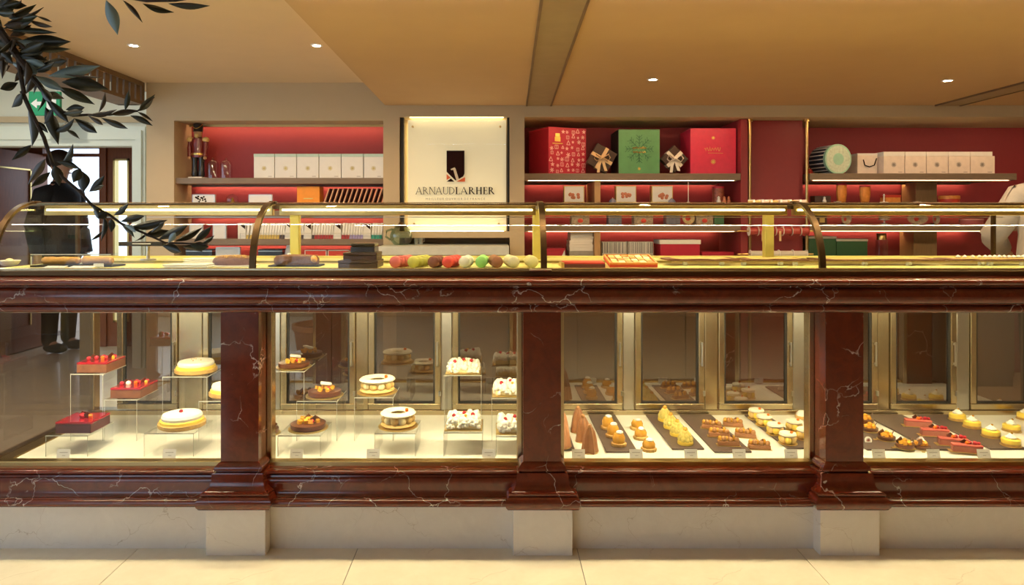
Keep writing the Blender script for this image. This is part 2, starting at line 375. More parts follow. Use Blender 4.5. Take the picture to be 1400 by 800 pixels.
PX = [-2.187, -1.0, .187, 1.374, 2.561]; PY = 2.755
def sq(prof, cx, cy, ymax=9):
    m = MB(); n = len(prof); vs = []; fs = []
    for h, z in prof: vs += [(cx - h, cy - h, z), (cx + h, cy - h, z), (cx + h, min(cy + h, ymax), z), (cx - h, min(cy + h, ymax), z)]
    for j in range(n - 1):
        for k in range(4): fs.append((4 * j + k, 4 * j + (k + 1) % 4, 4 * j + 4 + (k + 1) % 4, 4 * j + 4 + k))
    fs += [(3, 2, 1, 0), (4 * n - 4, 4 * n - 3, 4 * n - 2, 4 * n - 1)]
    return m.add(vs, fs)
for cx in PX:
    sh = wpart(sq([(.074, .30), (.074, .94)], cx, PY).build('pillar', 'red_marble', smooth=False), ct)
    pr = [(.074, .350), (.080, .346), (.090, .336), (.094, .326), (.094, .320), (.086, .318), (.086, .314), (.098, .312), (.100, .306), (.101, .285), (.105, .265), (.113, .251), (.124, .244), (.131, .243), (.131, .237), (.124, .236)]
    pr += [(.124 + .021 * math.cos(math.radians(a)), .2075 + .0275 * math.sin(math.radians(a))) for a in (80, 55, 25, 0, -25, -55, -80)] + [(.11, .1795)]
    b = sq(pr[::-1], cx, PY, 2.7565).build('base_moulding', 'red_marble', ang=32); b.parent = sh; b.matrix_parent_inverse = Matrix()
    b = sq([(.115, 0), (.115, .1795)], cx, PY).build('plinth_block', 'cream_stone', smooth=False, bevel=.002); b.parent = sh
# glazing of the four bays
def bar(name, mat, *b, par=ct, **k): return wpart(bx(name, mat, *b, **k), par)
bays = [(XL + .02, PX[1] - .074), (PX[1] + .074, PX[2] - .074), (PX[2] + .074, PX[3] - .074), (PX[3] + .074, PX[4] - .074)]
for a, b in bays:
    bar('bottom_channel', 'brass', (a, b, 2.758, 2.80, .298, .322), bevel=.003)
    bar('top_channel', 'bronze', (a, b, 2.755, 2.80, .925, .938))
    bar('front_glass', 'glass_front', (a + .012, b - .012, 2.777, 2.783, .315, .93))
    for s, xx in ((1, a), (-1, b)): bar('jamb', 'champagne', (min(xx, xx + s * .022), max(xx, xx + s * .022), 2.775, 2.825, .305, .938), bevel=.003)
    bar('led_strip', 'led_case', (a + .03, b - .03, 2.835, 2.85, .928, .934))
    bar('led_housing', 'champagne', (a + .02, b - .02, 2.815, 2.833, .915, .938))
bar('deck', 'deck_white', (-1.985, XR, 2.80, 3.455, .298, .310))
bar('deck_rail', 'brass', (-2.06, -1.985, 2.80, 3.50, .298, .316), bevel=.004)
bar('end_glass', 'glass_end', (-2.046, -2.040, 2.80, 3.49, .312, .938))
bar('end_top_rail', 'bronze', (-2.07, -2.01, 2.80, 3.5, .93, .945))
bar('back_rail_lower', 'champagne', (-2.06, XR, 3.455, 3.52, .298, .334), bevel=.003)
bar('back_rail_upper', 'champagne', (-2.06, XR, 3.455, 3.52, .915, .945))
DY = 3.485
for p0, p1 in ((164, 246), (280, 372), (386, 487), (505, 603), (619, 722), (752, 850), (867, 961), (980, 1081), (1100, 1196), (1213, 1303), (1322, 1416)):
    x0, x1 = X(p0, DY), X(p1, DY); z0, z1, w, d = .338, .912, .030, .03
    m = MB(); m.box(x0, x1, DY - d, DY, z0, z0 + w); m.box(x0, x1, DY - d, DY, z1 - w, z1); m.box(x0, x0 + w, DY - d, DY, z0 + w, z1 - w); m.box(x1 - w, x1, DY - d, DY, z0 + w, z1 - w)
    dr = wpart(m.build('back_door', 'champagne', smooth=False, bevel=.004), ct)
    m = MB(); w2 = w + .004; a0, a1, b0, b1 = x0 + w, x1 - w, z0 + w, z1 - w; e = .008
    for q in ((a0, a1, DY - d + .008, DY - .004, b0, b0 + e), (a0, a1, DY - d + .008, DY - .004, b1 - e, b1), (a0, a0 + e, DY - d + .008, DY - .004, b0 + e, b1 - e), (a1 - e, a1, DY - d + .008, DY - .004, b0 + e, b1 - e)): m.box(*q)
    m.build('gasket', 'dark', dr, smooth=False)
    bx('door_pane', 'glass_door', (a0 + e, a1 - e, DY - .014, DY - .008, b0 + e, b1 - e)).parent = dr
    m = MB(); m.tube([(x1 - .016, DY - d - .012, .56), (x1 - .016, DY - d - .012, .68)], .005, 8); m.box(x1 - .019, x1 - .013, DY - d - .012, DY - d, .565, .575); m.box(x1 - .019, x1 - .013, DY - d - .012, DY - d, .665, .675)
    m.build('handle', 'steel', dr)
    for zz in (.42, .85):
        m = MB(); m.tube([(x1 - .004, DY - d - .005, zz - .012), (x1 - .004, DY - d - .005, zz + .012)], .006, 8); m.build('hinge', 'steel', dr)
edges = [(-2.06, X(164, DY))] + [(X(a, DY), X(b, DY)) for a, b in ((246, 280), (372, 386), (487, 505), (603, 619), (722, 752), (850, 867), (961, 980), (1081, 1100), (1196, 1213), (1303, 1322))] + [(X(1416, DY), XR)]
for i, (a, b) in enumerate(edges[1:-1]): bar('mullion', 'steel' if i % 2 else 'champagne', (a + .003, b - .003, 3.462, 3.518, .334, .915), bevel=.004)
bar('back_end_panel', 'champagne', (edges[-1][0] + .003, XR, 3.462, 3.518, .334, .915))
bar('right_end_panel', 'shelf_wood', (XR, XR + .02, 2.66, 3.53, 0, 1.075))
# narrow tinted pane that closes the left end behind the lowest stands
bar('mullion', 'champagne', (X(112, DY), X(132, DY), 3.462, 3.518, .334, .915), bevel=.004)

# ================================================================== GLASS CASE ON THE COUNTER
gc = thing('countertop_glass_case', 'curved glass display case with bronze ribs and lit top rail on the marble counter', 'display case', (.2, 3.05, 1.075))
def gb(name, mat, *b, **k): return bar(name, mat, *b, par=gc, **k)
gb('base_rail', 'bronze', (-2.06, XR, 2.690, 2.712, 1.075, 1.098), bevel=.004)
gb('base_channel', 'champagne', (-2.06, XR, 2.712, 2.735, 1.075, 1.106), bevel=.003)
gb('case_deck', 'deck_lit_yellow', (-2.04, XR, 2.735, 3.42, 1.075, 1.100))
gb('back_kerb', 'deck_lit_yellow', (-2.04, XR, 3.405, 3.42, 1.100, 1.118))
gb('lower_step', 'deck_lit_yellow', (-2.03, XR, 3.16, 3.404, 1.100, 1.108))
RX = [-2.0, -.964, .197, 1.307, 2.42]
def curve(t, off=0): return (2.725 + (.240) * (1 - math.cos(t)) - off * math.cos(t), 1.098 + .268 * math.sin(t) + off * math.sin(t))
def rib(x, w, o0, o1, name, mat, x1=None):
    n = 14; a = [curve(PI / 2 * i / n, o0) for i in range(n + 1)]; b = [curve(PI / 2 * i / n, o1) for i in range(n + 1)]
    m = MB(); vs = []; fs = []; xa, xb = (x - w / 2, x + w / 2) if x1 is None else (x, x1)
    for i in range(n + 1): vs += [(xa, *a[i]), (xb, *a[i]), (xb, *b[i]), (xa, *b[i])]
    for i in range(n):
        for k in range(4): fs.append((4 * i + k, 4 * i + (k + 1) % 4, 4 * i + 4 + (k + 1) % 4, 4 * i + 4 + k))
    fs += [(0, 1, 2, 3), (4 * n + 3, 4 * n + 2, 4 * n + 1, 4 * n)]
    return wpart(m.add(vs, fs).build(name, mat, ang=50), gc)
for x in RX:
    rib(x, .024, -.004, .010, 'curved_rib', 'bronze')
    gb('rib_cap', 'bronze', (x - .014, x + .014, 2.955, 3.0, 1.360, 1.380), bevel=.005)
for x in RX[1:-1]: gb('post', 'brass_lit', (x - .014, x + .030, 3.265, 3.30, 1.100, 1.345), bevel=.003)
for x in (X(108, 3.3), X(1356, 3.3)): gb('slim_post', 'bronze', (x - .006, x + .006, 3.28, 3.30, 1.100, 1.345))
for a, b in zip(RX[:-1], RX[1:]):
    rib(a + .012, 0, 0, .005, 'curved_glass', 'glass_top', b - .012)
    gb('top_glass', 'glass_top', (a + .002, b - .002, 2.995, 3.42, 1.368, 1.374))
    gb('light_strip', 'led_yellow', (a + .03, b - .03, 3.004, 3.012, 1.338, 1.345))
    gb('light_housing', 'brass', (a + .015, b - .015, 3.012, 3.045, 1.318, 1.362), bevel=.002)
gb('front_top_rail', 'bronze', (-2.02, XR - .2, 2.965, 2.995, 1.360, 1.374), bevel=.003)
gb('back_top_rail', 'steel', (-2.02, XR - .2, 3.385, 3.392, 1.309, 1.3125))
gb('sliding_track', 'brass', (-2.02, XR - .2, 3.36, 3.385, 1.100, 1.106))
for x in RX: gb('bracket', 'bronze', (x - .006, x + .006, 3.0, 3.40, 1.345, 1.362))
n = 14; m = MB(); ptsa = [curve(PI / 2 * i / n, 0) for i in range(n + 1)] + [(3.38, 1.366), (3.38, 1.10)]
m.prism(ptsa, 'x', -2.006, -2.000); wpart(m.build('end_glass', 'glass_top', smooth=False), gc)
gb('hinge_plate', 'steel', (X(724, 2.69), X(754, 2.69), 2.680, 2.712, 1.0975, 1.104), bevel=.003)

# ================================================================== SHELVES ON THE BACK WALL
def shelf(label, x0, x1, yf, yb, z1, th, led, gap=0.0):
    t = thing('wall_shelf', label, 'shelf', ((x0 + x1) / 2, yf, z1 - th))
    wpart(bx('board', 'shelf_wood', (x0, x1, yf, yb, z1 - th, z1), bevel=.002), t)
    if led is None: return t
    wpart(bx('glow_strip', 'led_glow', (x0 + .04, x1 - .04 - gap, yb - .050, yb - .044, z1 - th - .007, z1 - th)), t)
    wpart(bx('glow_housing', 'shelf_wood', (x0 + .03, x1 - .03 - gap, yb - .058, yb - .051, z1 - th - .013, z1 - th)), t)
    if led == 'none': return t
    wpart(bx('led_strip', led, (x0 + .04, x1 - .04 - gap, yf + .030, yf + .034, z1 - th - .003, z1 - th)), t)
    wpart(bx('led_profile', 'steel', (x0 + .02, x1 - .02 - gap, yf + .038, yf + .044, z1 - th - .006, z1 - th)), t)
    return t
LY0, LY1 = 5.02, 5.288
lS = [1.605, 1.364, 1.155, .995]
for z, lb in zip(lS, ('brown shelf holding the nutcracker and white cube boxes', 'brown shelf holding the orange box and slanted tablets', 'brown shelf holding the row of slim white chocolate tablets', 'brown shelf holding the two red boxes with white edges')):
    shelf(lb, -2.343, -.816, LY0, LY1, z, .043, 'none' if z > 1 else None)
tl = thing('niche_light', 'slim warm light strip under the top of the nutcracker niche', 'light strip', (-1.58, 5.2, 2.0))
wpart(bx('diffuser', 'led_niche_white', (-2.30, -.83, 5.205, 5.215, 2.012, 2.022)), tl); wpart(bx('profile', 'brass', (-2.32, -.82, 5.195, 5.204, 2.004, 2.022)), tl)
RY0, RY1 = 5.27, 5.798
for a, b, lb in ((.26, 1.90, 'slim warm light strip hidden above the red and green gift boxes'), (2.45, 4.9, 'slim warm light strip hidden above the white gift bags')):
    tl = thing('niche_light', lb, 'light strip', ((a + b) / 2, 5.04, 2.06)); wpart(bx('diffuser', 'led_niche_top', (a, b, 5.034, 5.050, 2.070, 2.0775)), tl); wpart(bx('profile', 'brass', (a, b, 5.0255, 5.033, 2.060, 2.0775)), tl)
rS = [1.655, 1.43, 1.26, .978]
XA0, XA1, XB0, XB1 = .222, 1.90, X(1105, 5.3), 4.03
for z, lb in zip(rS, ('brown shelf under the red and green gift boxes', 'brown shelf holding the small framed sweet boxes', 'brown shelf with patterned tins below the framed boxes', 'brown shelf with the stack of white boxes')):
    shelf(lb, XA0, XA1, RY0, RY1, z, .052, 'led_shelf' if z > 1 else None)
for z, lb in zip(rS, ('brown shelf under the white gift bags and mint drum box', 'brown shelf holding the orange oval tins', 'brown shelf holding the patterned plates', 'brown shelf holding the dark green boxes')):
    shelf(lb, XB0, XB1, RY0, RY1, z, .050, 'led_shelf' if z > 1 else None)
def divider(label, px0, px1, Y0, Y1, z0, z1, mat='oak'):
    o = bx('shelf_divider', mat, (X(px0, Y0), X(px1, Y0), Y0, Y1, z0, z1), bevel=.002); o['label'] = label; o['category'] = 'shelf divider'
divider('oak divider below the gift box shelf beside a framed sweet box', 813, 821, 5.30, 5.795, 1.4302, 1.6028)
divider('oak divider beside the stack of white boxes', 813, 821, 5.30, 5.795, .9782, 1.2078)
divider('wide oak divider behind the orange oval tins shelf', 1252, 1281, 5.60, 5.795, 1.4302, 1.6048)
divider('wide oak divider next to the dark green boxes', 1249, 1281, 5.60, 5.795, .9782, 1.2098)
o = bx('shelf_divider', 'panel_red', (1.905, 1.955, 5.28, 5.798, 0, 2.076)); tag(o, 'red upright side panel closing the gift box shelves', 'shelf divider')
o = bx('upright_partition', 'panel_red', (1.962, 2.418, 5.36, 5.42, 0, 2.076)); tag(o, 'tall plain red panel between two brass rods', 'panel')
for px, lb in ((1025, 'slim brass rod beside the red gift box shelves'), (1103, 'slim brass rod beside the mint green drum box')):
    t = thing('brass_rod', lb, 'rod', (X(px, 5.3), 5.30, 0)); m = MB(); m.tube([(0, 0, 0), (0, 0, 2.058)], .011, 10); m.build('tube', 'brass', t)
    m = MB(); m.lathe([(.022, 2.058), (.022, 2.0775)], 14); m.build('ceiling_flange', 'brass', t)
# cabinets below the shelves
def cabinet(label, x0, x1, y0, y1, z1, n):
    t = thing('base_cabinet', label, 'cabinet', ((x0 + x1) / 2, y0, 0)); wpart(bx('body', 'shelf_wood', (x0, x1, y0 + .02, y1, 0, z1)), t)
    for i in range(n):
        a = x0 + (x1 - x0) * i / n + .004; b = x0 + (x1 - x0) * (i + 1) / n - .004
        d = wpart(bx('door', 'oak' if False else 'shelf_wood', (a, b, y0, y0 + .02, .08, z1 - .03), bevel=.002), t)
        bx('handle', 'brass', (b - .03, b - .02, y0 - .02, y0, z1 - .25, z1 - .12)).parent = d
cabinet('brown low cabinet below the nutcracker shelves', -2.343, -.816, 5.03, 5.288, .945, 4)
cabinet('brown low cabinet below the gift box shelves', XA0, XA1, 5.29, 5.798, .920, 4)
cabinet('brown low cabinet below the gift bag shelves', XB0, XB1, 5.29, 5.798, .920, 5)
t = thing('work_counter', 'pale topped work counter in the alcove under the sign', 'counter', (-.2, 4.75, 0))
wpart(bx('worktop', M('pale_top', (.62, .64, .60), .3), (-.80, .10, 4.70, 4.995, 1.055, 1.115), (-.69, .10, 4.995, 5.27, 1.055, 1.115)), t)
wpart(bx('body', 'shelf_wood', (-.68, .09, 4.74, 5.27, 0, 1.055)), t)

# ================================================================== THE SIGN
sg = thing('wall_sign', 'cream shop sign with a dark logo and serif lettering behind clear acrylic', 'sign', (-.29, 5.06, 1.214))
Ys = 5.03
SIGNM = M('sign_cream', (.80, .74, .55), .5, ns=8, na=.03)          # backlit panel
SIGNM.node_tree.nodes['Principled BSDF'].inputs['Emission Color'].default_value = (1, .86, .52, 1); SIGNM.node_tree.nodes['Principled BSDF'].inputs['Emission Strength'].default_value = .17
sx0, sx1, sz0, sz1 = X(557, Ys), X(692, Ys), 1.214, 2.035
wpart(bx('backing_panel', SIGNM, (sx0, sx1, 5.055, 5.075, sz0, sz1)), sg)
wpart(bx('light_strip', 'led_sign', (sx0 + .02, sx1 - .02, 5.0855, 5.0935, 1.2165, 1.2245)), sg)
wpart(bx('light_strip', 'led_sign', (sx0 + .02, sx1 - .02, 5.0855, 5.0935, 2.028, 2.036)), sg)
wpart(bx('side_light', 'led_sign', (sx0 + .010, sx0 + .018, 5.084, 5.092, 1.25, 2.01)), sg)
wpart(bx('front_light', 'led_sign_low', (sx0 + .02, sx1 - .02, 5.006, 5.014, 1.2125, 1.2160)), sg)
wpart(bx('front_light', 'led_sign_top', (sx0 + .02, sx1 - .02, 5.004, 5.012, 2.046, 2.0495)), sg)
wpart(bx('edge_frame', 'dark', (-.694, -.668, 5.03, 5.08, 1.2125, 2.0495), (.094, .110, 5.03, 5.08, 1.2125, 2.0495)), sg)
wpart(bx('acrylic_sheet', 'acrylic_matt', (sx0 + .005, sx1 - .005, 5.036, 5.041, sz0 + .03, sz1 - .02)), sg)
for px, py in ((564, 173), (684, 173), (566, 306), (682, 306)):
    m = MB(); c = P(px, py, 5.03); m.tube([(c.x, 5.030, c.z), (c.x, 5.055, c.z)], .008, 10); wpart(m.build('standoff_bolt', 'brass'), sg)
def SP(px, py): return (X(px, Ys), Z(py, Ys))
def poly(name, mat, ptslist, y0=5.026, y1=5.035):
    m = MB()
    for p in ptslist: m.prism([SP(*q) for q in p], 'y', y0, y1)
    return wpart(m.build(name, mat, smooth=False), sg)
def c8(L): return [(560 + x / 8, 190 + y / 8) for x, y in L]
M('logo_dark', (.022, .007, .006), .9, spec=.1); M('logo_orange', (.75, .16, .06), .8, spec=.1); M('logo_cream', (.72, .60, .44), .5)
poly('logo_block', 'logo_dark', [c8([(405, 128), (600, 128), (600, 380), (585, 410), (515, 452), (500, 452), (405, 360)]), c8([(405, 467), (452, 432), (488, 467)])], 5.029, 5.035)
poly('logo_accent', 'logo_orange', [c8([(405, 384), (448, 424), (405, 448)]), c8([(512, 467), (606, 418), (606, 467)])], 5.029, 5.035)
poly('logo_letter', 'logo_cream', [c8([(449, 330), (492, 312), (502, 322), (540, 440), (512, 455), (478, 338), (455, 342)])], 5.024, 5.0288)
def glyph(ch, w):
    t = .05; S = .05; out = []
    R = lambda a, b, c, d: out.append([(a, c), (b, c), (b, d), (a, d)])
    def stem(x, ww=None):
        ww = ww or w; R(x, x + ww, 0, 1); R(x - .07, x + ww + .07, 0, S); R(x - .07, x + ww + .07, 1 - S, 1)
    def bowl(x, cz, rx, rz, ww, a0=-90, a1=90):
        n = 10
        for i in range(n):
            a = math.radians(a0 + (a1 - a0) * i / n); b = math.radians(a0 + (a1 - a0) * (i + 1) / n)
            p = lambda an, k: (x + (rx - k * ww) * math.cos(an), cz + (rz - k * t) * math.sin(an))
            out.append([p(a, 0), p(b, 0), p(b, 1), p(a, 1)])
    if ch == 'A':
        out.append([(.0, 0), (.06, 0), (.42, 1), (.38, 1)]); out.append([(.36, 1), (.44, 1), (.72 + w, 0), (.72, 0)]); R(.14, .68, .32, .37); R(-.06, .14, 0, S); R(.64, .80 + w, 0, S); a = .80 + w
    elif ch == 'R':
        stem(.06); bowl(.06 + w, .74, .36, .26, w * .9); R(.06, .2 + w, .95, 1); R(.06, .2 + w, .48, .53); out.append([(.26, .50), (.26 + w, .50), (.68 + w, 0), (.66, 0)]); a = .72 + w
    elif ch == 'N':
        stem(.06, .055); stem(.70, .055); out.append([(.03, 1), (.06 + w * 1.2, 1), (.755, 0), (.72, 0)]); a = .84
    elif ch == 'U':
        R(.06, .06 + w, .3, 1); R(-.02, .14 + w, 1 - S, 1); R(.64, .70, .3, 1); R(.58, .76, 1 - S, 1); bowl(.38, .3, .32, .30, w * .7, 180, 360); a = .78
    elif ch == 'D':
        stem(.06); bowl(.06 + w, .5, .60, .5, w); R(.06, .16 + w, .95, 1); R(.06, .16 + w, 0, .05); a = .74 + w
    elif ch == 'L':
        stem(.06); R(.06, .58, 0, S); out.append([(.54, 0), (.60, 0), (.62, .24), (.58, .22)]); a = .64
    elif ch == 'H':
        stem(.06); stem(.60); R(.06, .66, .48, .53); a = .72 + w
    elif ch == 'E':
        stem(.06); R(.06, .56, 0, S); R(.06, .54, 1 - S, 1); R(.06, .46, .49, .54); out.append([(.54, 0), (.58, 0), (.60, .22), (.56, .2)]); R(.50, .55, .80, 1); R(.43, .47, .40, .62); a = .62
    return out, a
cx = 0; L = []
for i, ch in enumerate('ARNAUDLARHER'):
    g, a = glyph(ch, .085 if i < 6 else .17); L.append((cx, g, ch)); cx += a + (.05 if i < 6 else .08)
px0, px1, pyb, pyt = 568.5, 677.5, 265.6, 255.8
k = (px1 - px0) / cx
for x, g, ch in L:
    poly('letter', 'ink', [[(px0 + (x + u) * k, pyb + v * (pyt - pyb)) for u, v in q] for q in g], 5.029, 5.0355)
def text(name, s, size, loc, mat, parent, rot=(PI / 2, 0, 0), align='CENTER'):
    cu = bpy.data.curves.new(name, 'FONT'); cu.body = s; cu.size = size; cu.align_x = align; cu.extrude = .0006
    tmp = bpy.data.objects.new(name, cu); C.objects.link(tmp); dg = bpy.context.evaluated_depsgraph_get(); dg.update()
    me = bpy.data.meshes.new_from_object(tmp.evaluated_get(dg)); bpy.data.objects.remove(tmp)
    me.materials.clear(); me.materials.append(MATS[mat]); o = bpy.data.objects.new(name, me); C.objects.link(o)
    o.location = loc; o.rotation_euler = rot; wpart(o, parent); return o
tx = text('small_lettering', 'M E I L L E U R  O U V R I E R  D E  F R A N C E', .0215, (X(622.5, Ys), 5.034, Z(273.3, Ys)), 'grey_ink', sg)
tx.scale = (1.0, 1, 1)

# ================================================================== GOODS ON THE SHELVES
def part_box(t, name, mat, x0, x1, y0, y1, z0, z1, **k):
    return bx(name, mat, (x0, x1, y0, y1, z0, z1), **k)
def gbox(name, label, cat, px0, px1, pyt, Y, z0, d, mat, group=None, rz=0, bevel=.002):   # box thing, root at base centre
    x0, x1 = X(px0, Y), X(px1, Y); h = Z(pyt, Y) - z0; w = x1 - x0
    t = thing(name, label, cat, ((x0 + x1) / 2, Y + d / 2, z0 + .0005), rz, group)
    o = bx('body', mat, (-w / 2, w / 2, -d / 2, d / 2, 0, h), bevel=bevel); o.parent = t
    return t, w, h
def child(o, t): o.parent = t; return o
# nutcracker
nc = thing('nutcracker_figure', 'dark wooden nutcracker soldier with tall black hat and yellow epaulettes', 'figurine', (X(268.5, 5.10), 5.13, 1.6052))
Q = 5.10 / F
M('nut_red', (.16, .012, .010), .3, coat=.4); M('fur', (.72, .50, .18), .9, ns=80, na=.3, bump=.6); M('skin_wood', (.45, .24, .12), .5); M('gold', (.70, .48, .13), .3, 1.0)
MATS['nut_black'] = M('nut_black', (.012, .010, .010), .3, coat=.4)
H = 75 * Q
m = MB(); m.box(-.055, .05, -.05, .05, 0, .012); m.build('stand', 'card_white', nc, bevel=.002)
for sx in (-1, 1):
    m = MB(); m.lathe([(.020, .012), (.026, .03), (.022, .06), (.020, .13), (.026, .165)], 12, Matrix.Translation((sx * .025, 0, 0))); m.build('leg', 'nut_black', nc)
    m = MB(); m.tube([(sx * .056, 0, .285), (sx * .062, -.005, .23), (sx * .058, -.015, .165)], [.020, .018, .016], 10); ar = m.build('arm', 'nut_red', nc)
    m = MB(); m.ball((sx * .058, -.016, .155), .014); m.build('hand', 'skin_wood', ar)
    m = MB(); m.ball((sx * .058, 0, .292), .028, sz=.8); m.build('epaulette', 'fur', nc)
m = MB(); m.lathe([(.044, .158), (.048, .18), (.042, .20), (.050, .26), (.045, .30), (.02, .312)], 16, sy=.8); m.build('torso', 'nut_red', nc)
m = MB(); m.lathe([(.049, .176), (.049, .19)], 16, sy=.82); m.build('belt', 'gold', nc)
m = MB(); m.lathe([(.020, .305), (.030, .315), (.030, .355), (.027, .365)], 14); m.ball((0, -.031, .337), .006); m.build('head', 'skin_wood', nc)
m = MB(); m.ball((0, -.022, .322), .017, sz=1.3); m.build('beard', 'fur', nc)
m = MB(); m.lathe([(.038, .352), (.034, .36), (.036, H - .006), (.034, H)], 16); ht = m.build('hat', 'nut_black', nc)
m = MB(); m.tube([(.038 * math.sin(a) , -.038 * math.cos(a), .395 - .022 * math.cos(a * 1.6)) for a in [-1.4 + .28 * i for i in range(11)]], .0025, 6); m.build('hat_cord', 'gold', ht)
# bell jars
GLASS('jar_glass', (.93, .95, .97), .06, 1.5, gain=1.4)
proto = None
for px, lb in ((288, 'clear glass bell jar with knob right beside the nutcracker'), (306.5, 'clear glass bell jar with knob standing nearer the white cube boxes')):
    t = thing('bell_jar', lb, 'bell jar', (X(px, 5.1), 5.14, 1.6052), 0, 'glass bell jars')
    m = MB(); m.lathe([(.043, 0), (.043, .105), (.040, .122), (.028, .135), (.010, .141)], 20); m.build('dome', 'jar_glass', t)
    m = MB(); m.lathe([(.006, .140), (.010, .147), (.008, .156), (.003, .160)], 12); m.build('knob', 'jar_glass', t)
    m = MB(); m.lathe([(.047, 0.0), (.047, .004)], 20); m.build('foot', 'acrylic_edge', t)
# emblem used on the white boxes
M('emblem', (.46, .37, .16), .4, .6)
def emblem(r):
    m = MB()
    for k in range(12):
        a = 2 * PI * k / 12; m.cbox((r * .55 * math.cos(a), 0, r * .55 * math.sin(a)), (r * .7, .0010, r * .17), Matrix.Rotation(-a, 4, 'Y'))
    m.lathe([(r * .35, -.0006), (r * .35, .0006)], 12, Matrix.Rotation(PI / 2, 4, 'X'))
    return m
M('mint_lid', (.52, .70, .62), .5)
edges_px = [346.5, 375.5, 405.5, 436, 466.5, 497, 524.5]
for i in range(6):
    t, w, h = gbox('cube_box', ['white cube gift box with round gold emblem nearest the glass bell jars', 'white cube gift box in the shelf row, second from the bell jars', 'white cube gift box in the shelf row, third from the bell jars', 'white cube gift box in the shelf row, third from the niche edge', 'white cube gift box in the shelf row, second from the niche edge by the sign', 'white cube gift box with round gold emblem at the niche edge by the sign'][i], 'box',
        edges_px[i] + .5, edges_px[i + 1] - .5, 214.5, 5.06, 1.605, .15, 'card_white', 'white cube boxes beside the bell jars')
    child(bx('lid', 'mint_lid', (-w / 2 - .001, w / 2 + .001, -.076, .076, h, h + .022), bevel=.001), t)
    child(emblem(.020).build('emblem', 'emblem', loc=(0, -.0752, h * .46)), t)
    child(bx('print', 'grey_ink', (w * .2, w * .38, -.0758, -.075, .012, .015)), t)
# second shelf
def card(px0, px1, pyt, Y, z0, label, deco=0, tilt=0):
    w = X(px1, Y) - X(px0, Y); h = Z(pyt, Y) - z0
    t = thing('picture_card', label, 'card', ((X(px0, Y) + X(px1, Y)) / 2, Y, z0 + .0005)); t.rotation_euler = (0, tilt, 0)
    child(bx('panel', 'card_white', (-w / 2, w / 2, 0, .02, 0, h), bevel=.001), t)
    m = MB(); m.box(-w / 2, -w / 2 + .006, -.002, .0, 0, h); m.box(w / 2 - .006, w / 2, -.002, 0, 0, h); m.box(-w / 2, w / 2, -.002, 0, h - .006, h); child(m.build('frame', 'steel', smooth=False), t)
    if deco:
        rr = random.Random(3); m = MB()
        for k in range(16): m.cbox((rr.uniform(-.35, .15) * w, -.001, h * rr.uniform(.55, .88)), (w * .07, .0015, h * .09), Matrix.Rotation(rr.uniform(-1, 1), 4, 'Y'))
        child(m.build('print', 'ink', smooth=False), t); t.children[-1]['kind'] = 'stuff'
card(263, 294, 266, 5.09, 1.364, 'white framed card printed with black marks below the nutcracker', 1)
card(340, 372, 266, 5.09, 1.364, 'plain white card beside the small snow globe on the niche shelf')
t = thing('snow_globe', 'small glass globe ornament on a dark base between the white cards', 'snow globe', (X(316.5, 5.1), 5.12, 1.3645))
m = MB(); m.lathe([(.040, 0), (.040, .012), (.032, .03), (.026, .038)], 18); m.build('base', 'nut_red', t)
m = MB(); m.ball((0, 0, .080), .046, 16, 10); m.build('globe', 'jar_glass', t)
m = MB(); m.lathe([(.026, .04), (.010, .07), (.018, .072), (.004, .10)], 10); m.build('figure', 'gold', t)
M('orange_card', (.85, .30, .015), .5)
t, w, h = gbox('orange_box', 'bright orange box beside the slanted tablets on the niche shelf', 'box', 406, 437, 255, 5.07, 1.364, .12, 'orange_card')
child(bx('print', 'gold', (-w * .2, w * .2, -.061, -.0605, h * .48, h * .52)), t)
M('tab_edge_lit', (.75, .42, .22), .45); M('tab_dark', (.10, .035, .02), .5)  # first colour paints the light caught along the tablet edges
for i in range(13):
    px = 440 + i * 6.6; Y = 5.08; hh = .165
    t = thing('slanted_tablet', 'thin dark chocolate tablet with painted lit edge leaning in the slanted row', 'chocolate bar', (X(px, Y), Y, 1.3645), 0, 'slanted tablets beside the orange box')
    m = MB(); m.prism([(-.007, 0), (.007, 0), (.007 + .055, hh), (-.007 + .055, hh)], 'y', .004, .10); m.build('wrapper', 'tab_dark', t, smooth=False)
    m = MB(); m.prism([(-.0072, 0), (.001, 0), (.001 + .055, hh), (-.0072 + .055, hh)], 'y', 0, .0045); m.build('edge', 'tab_edge_lit', t, smooth=False)
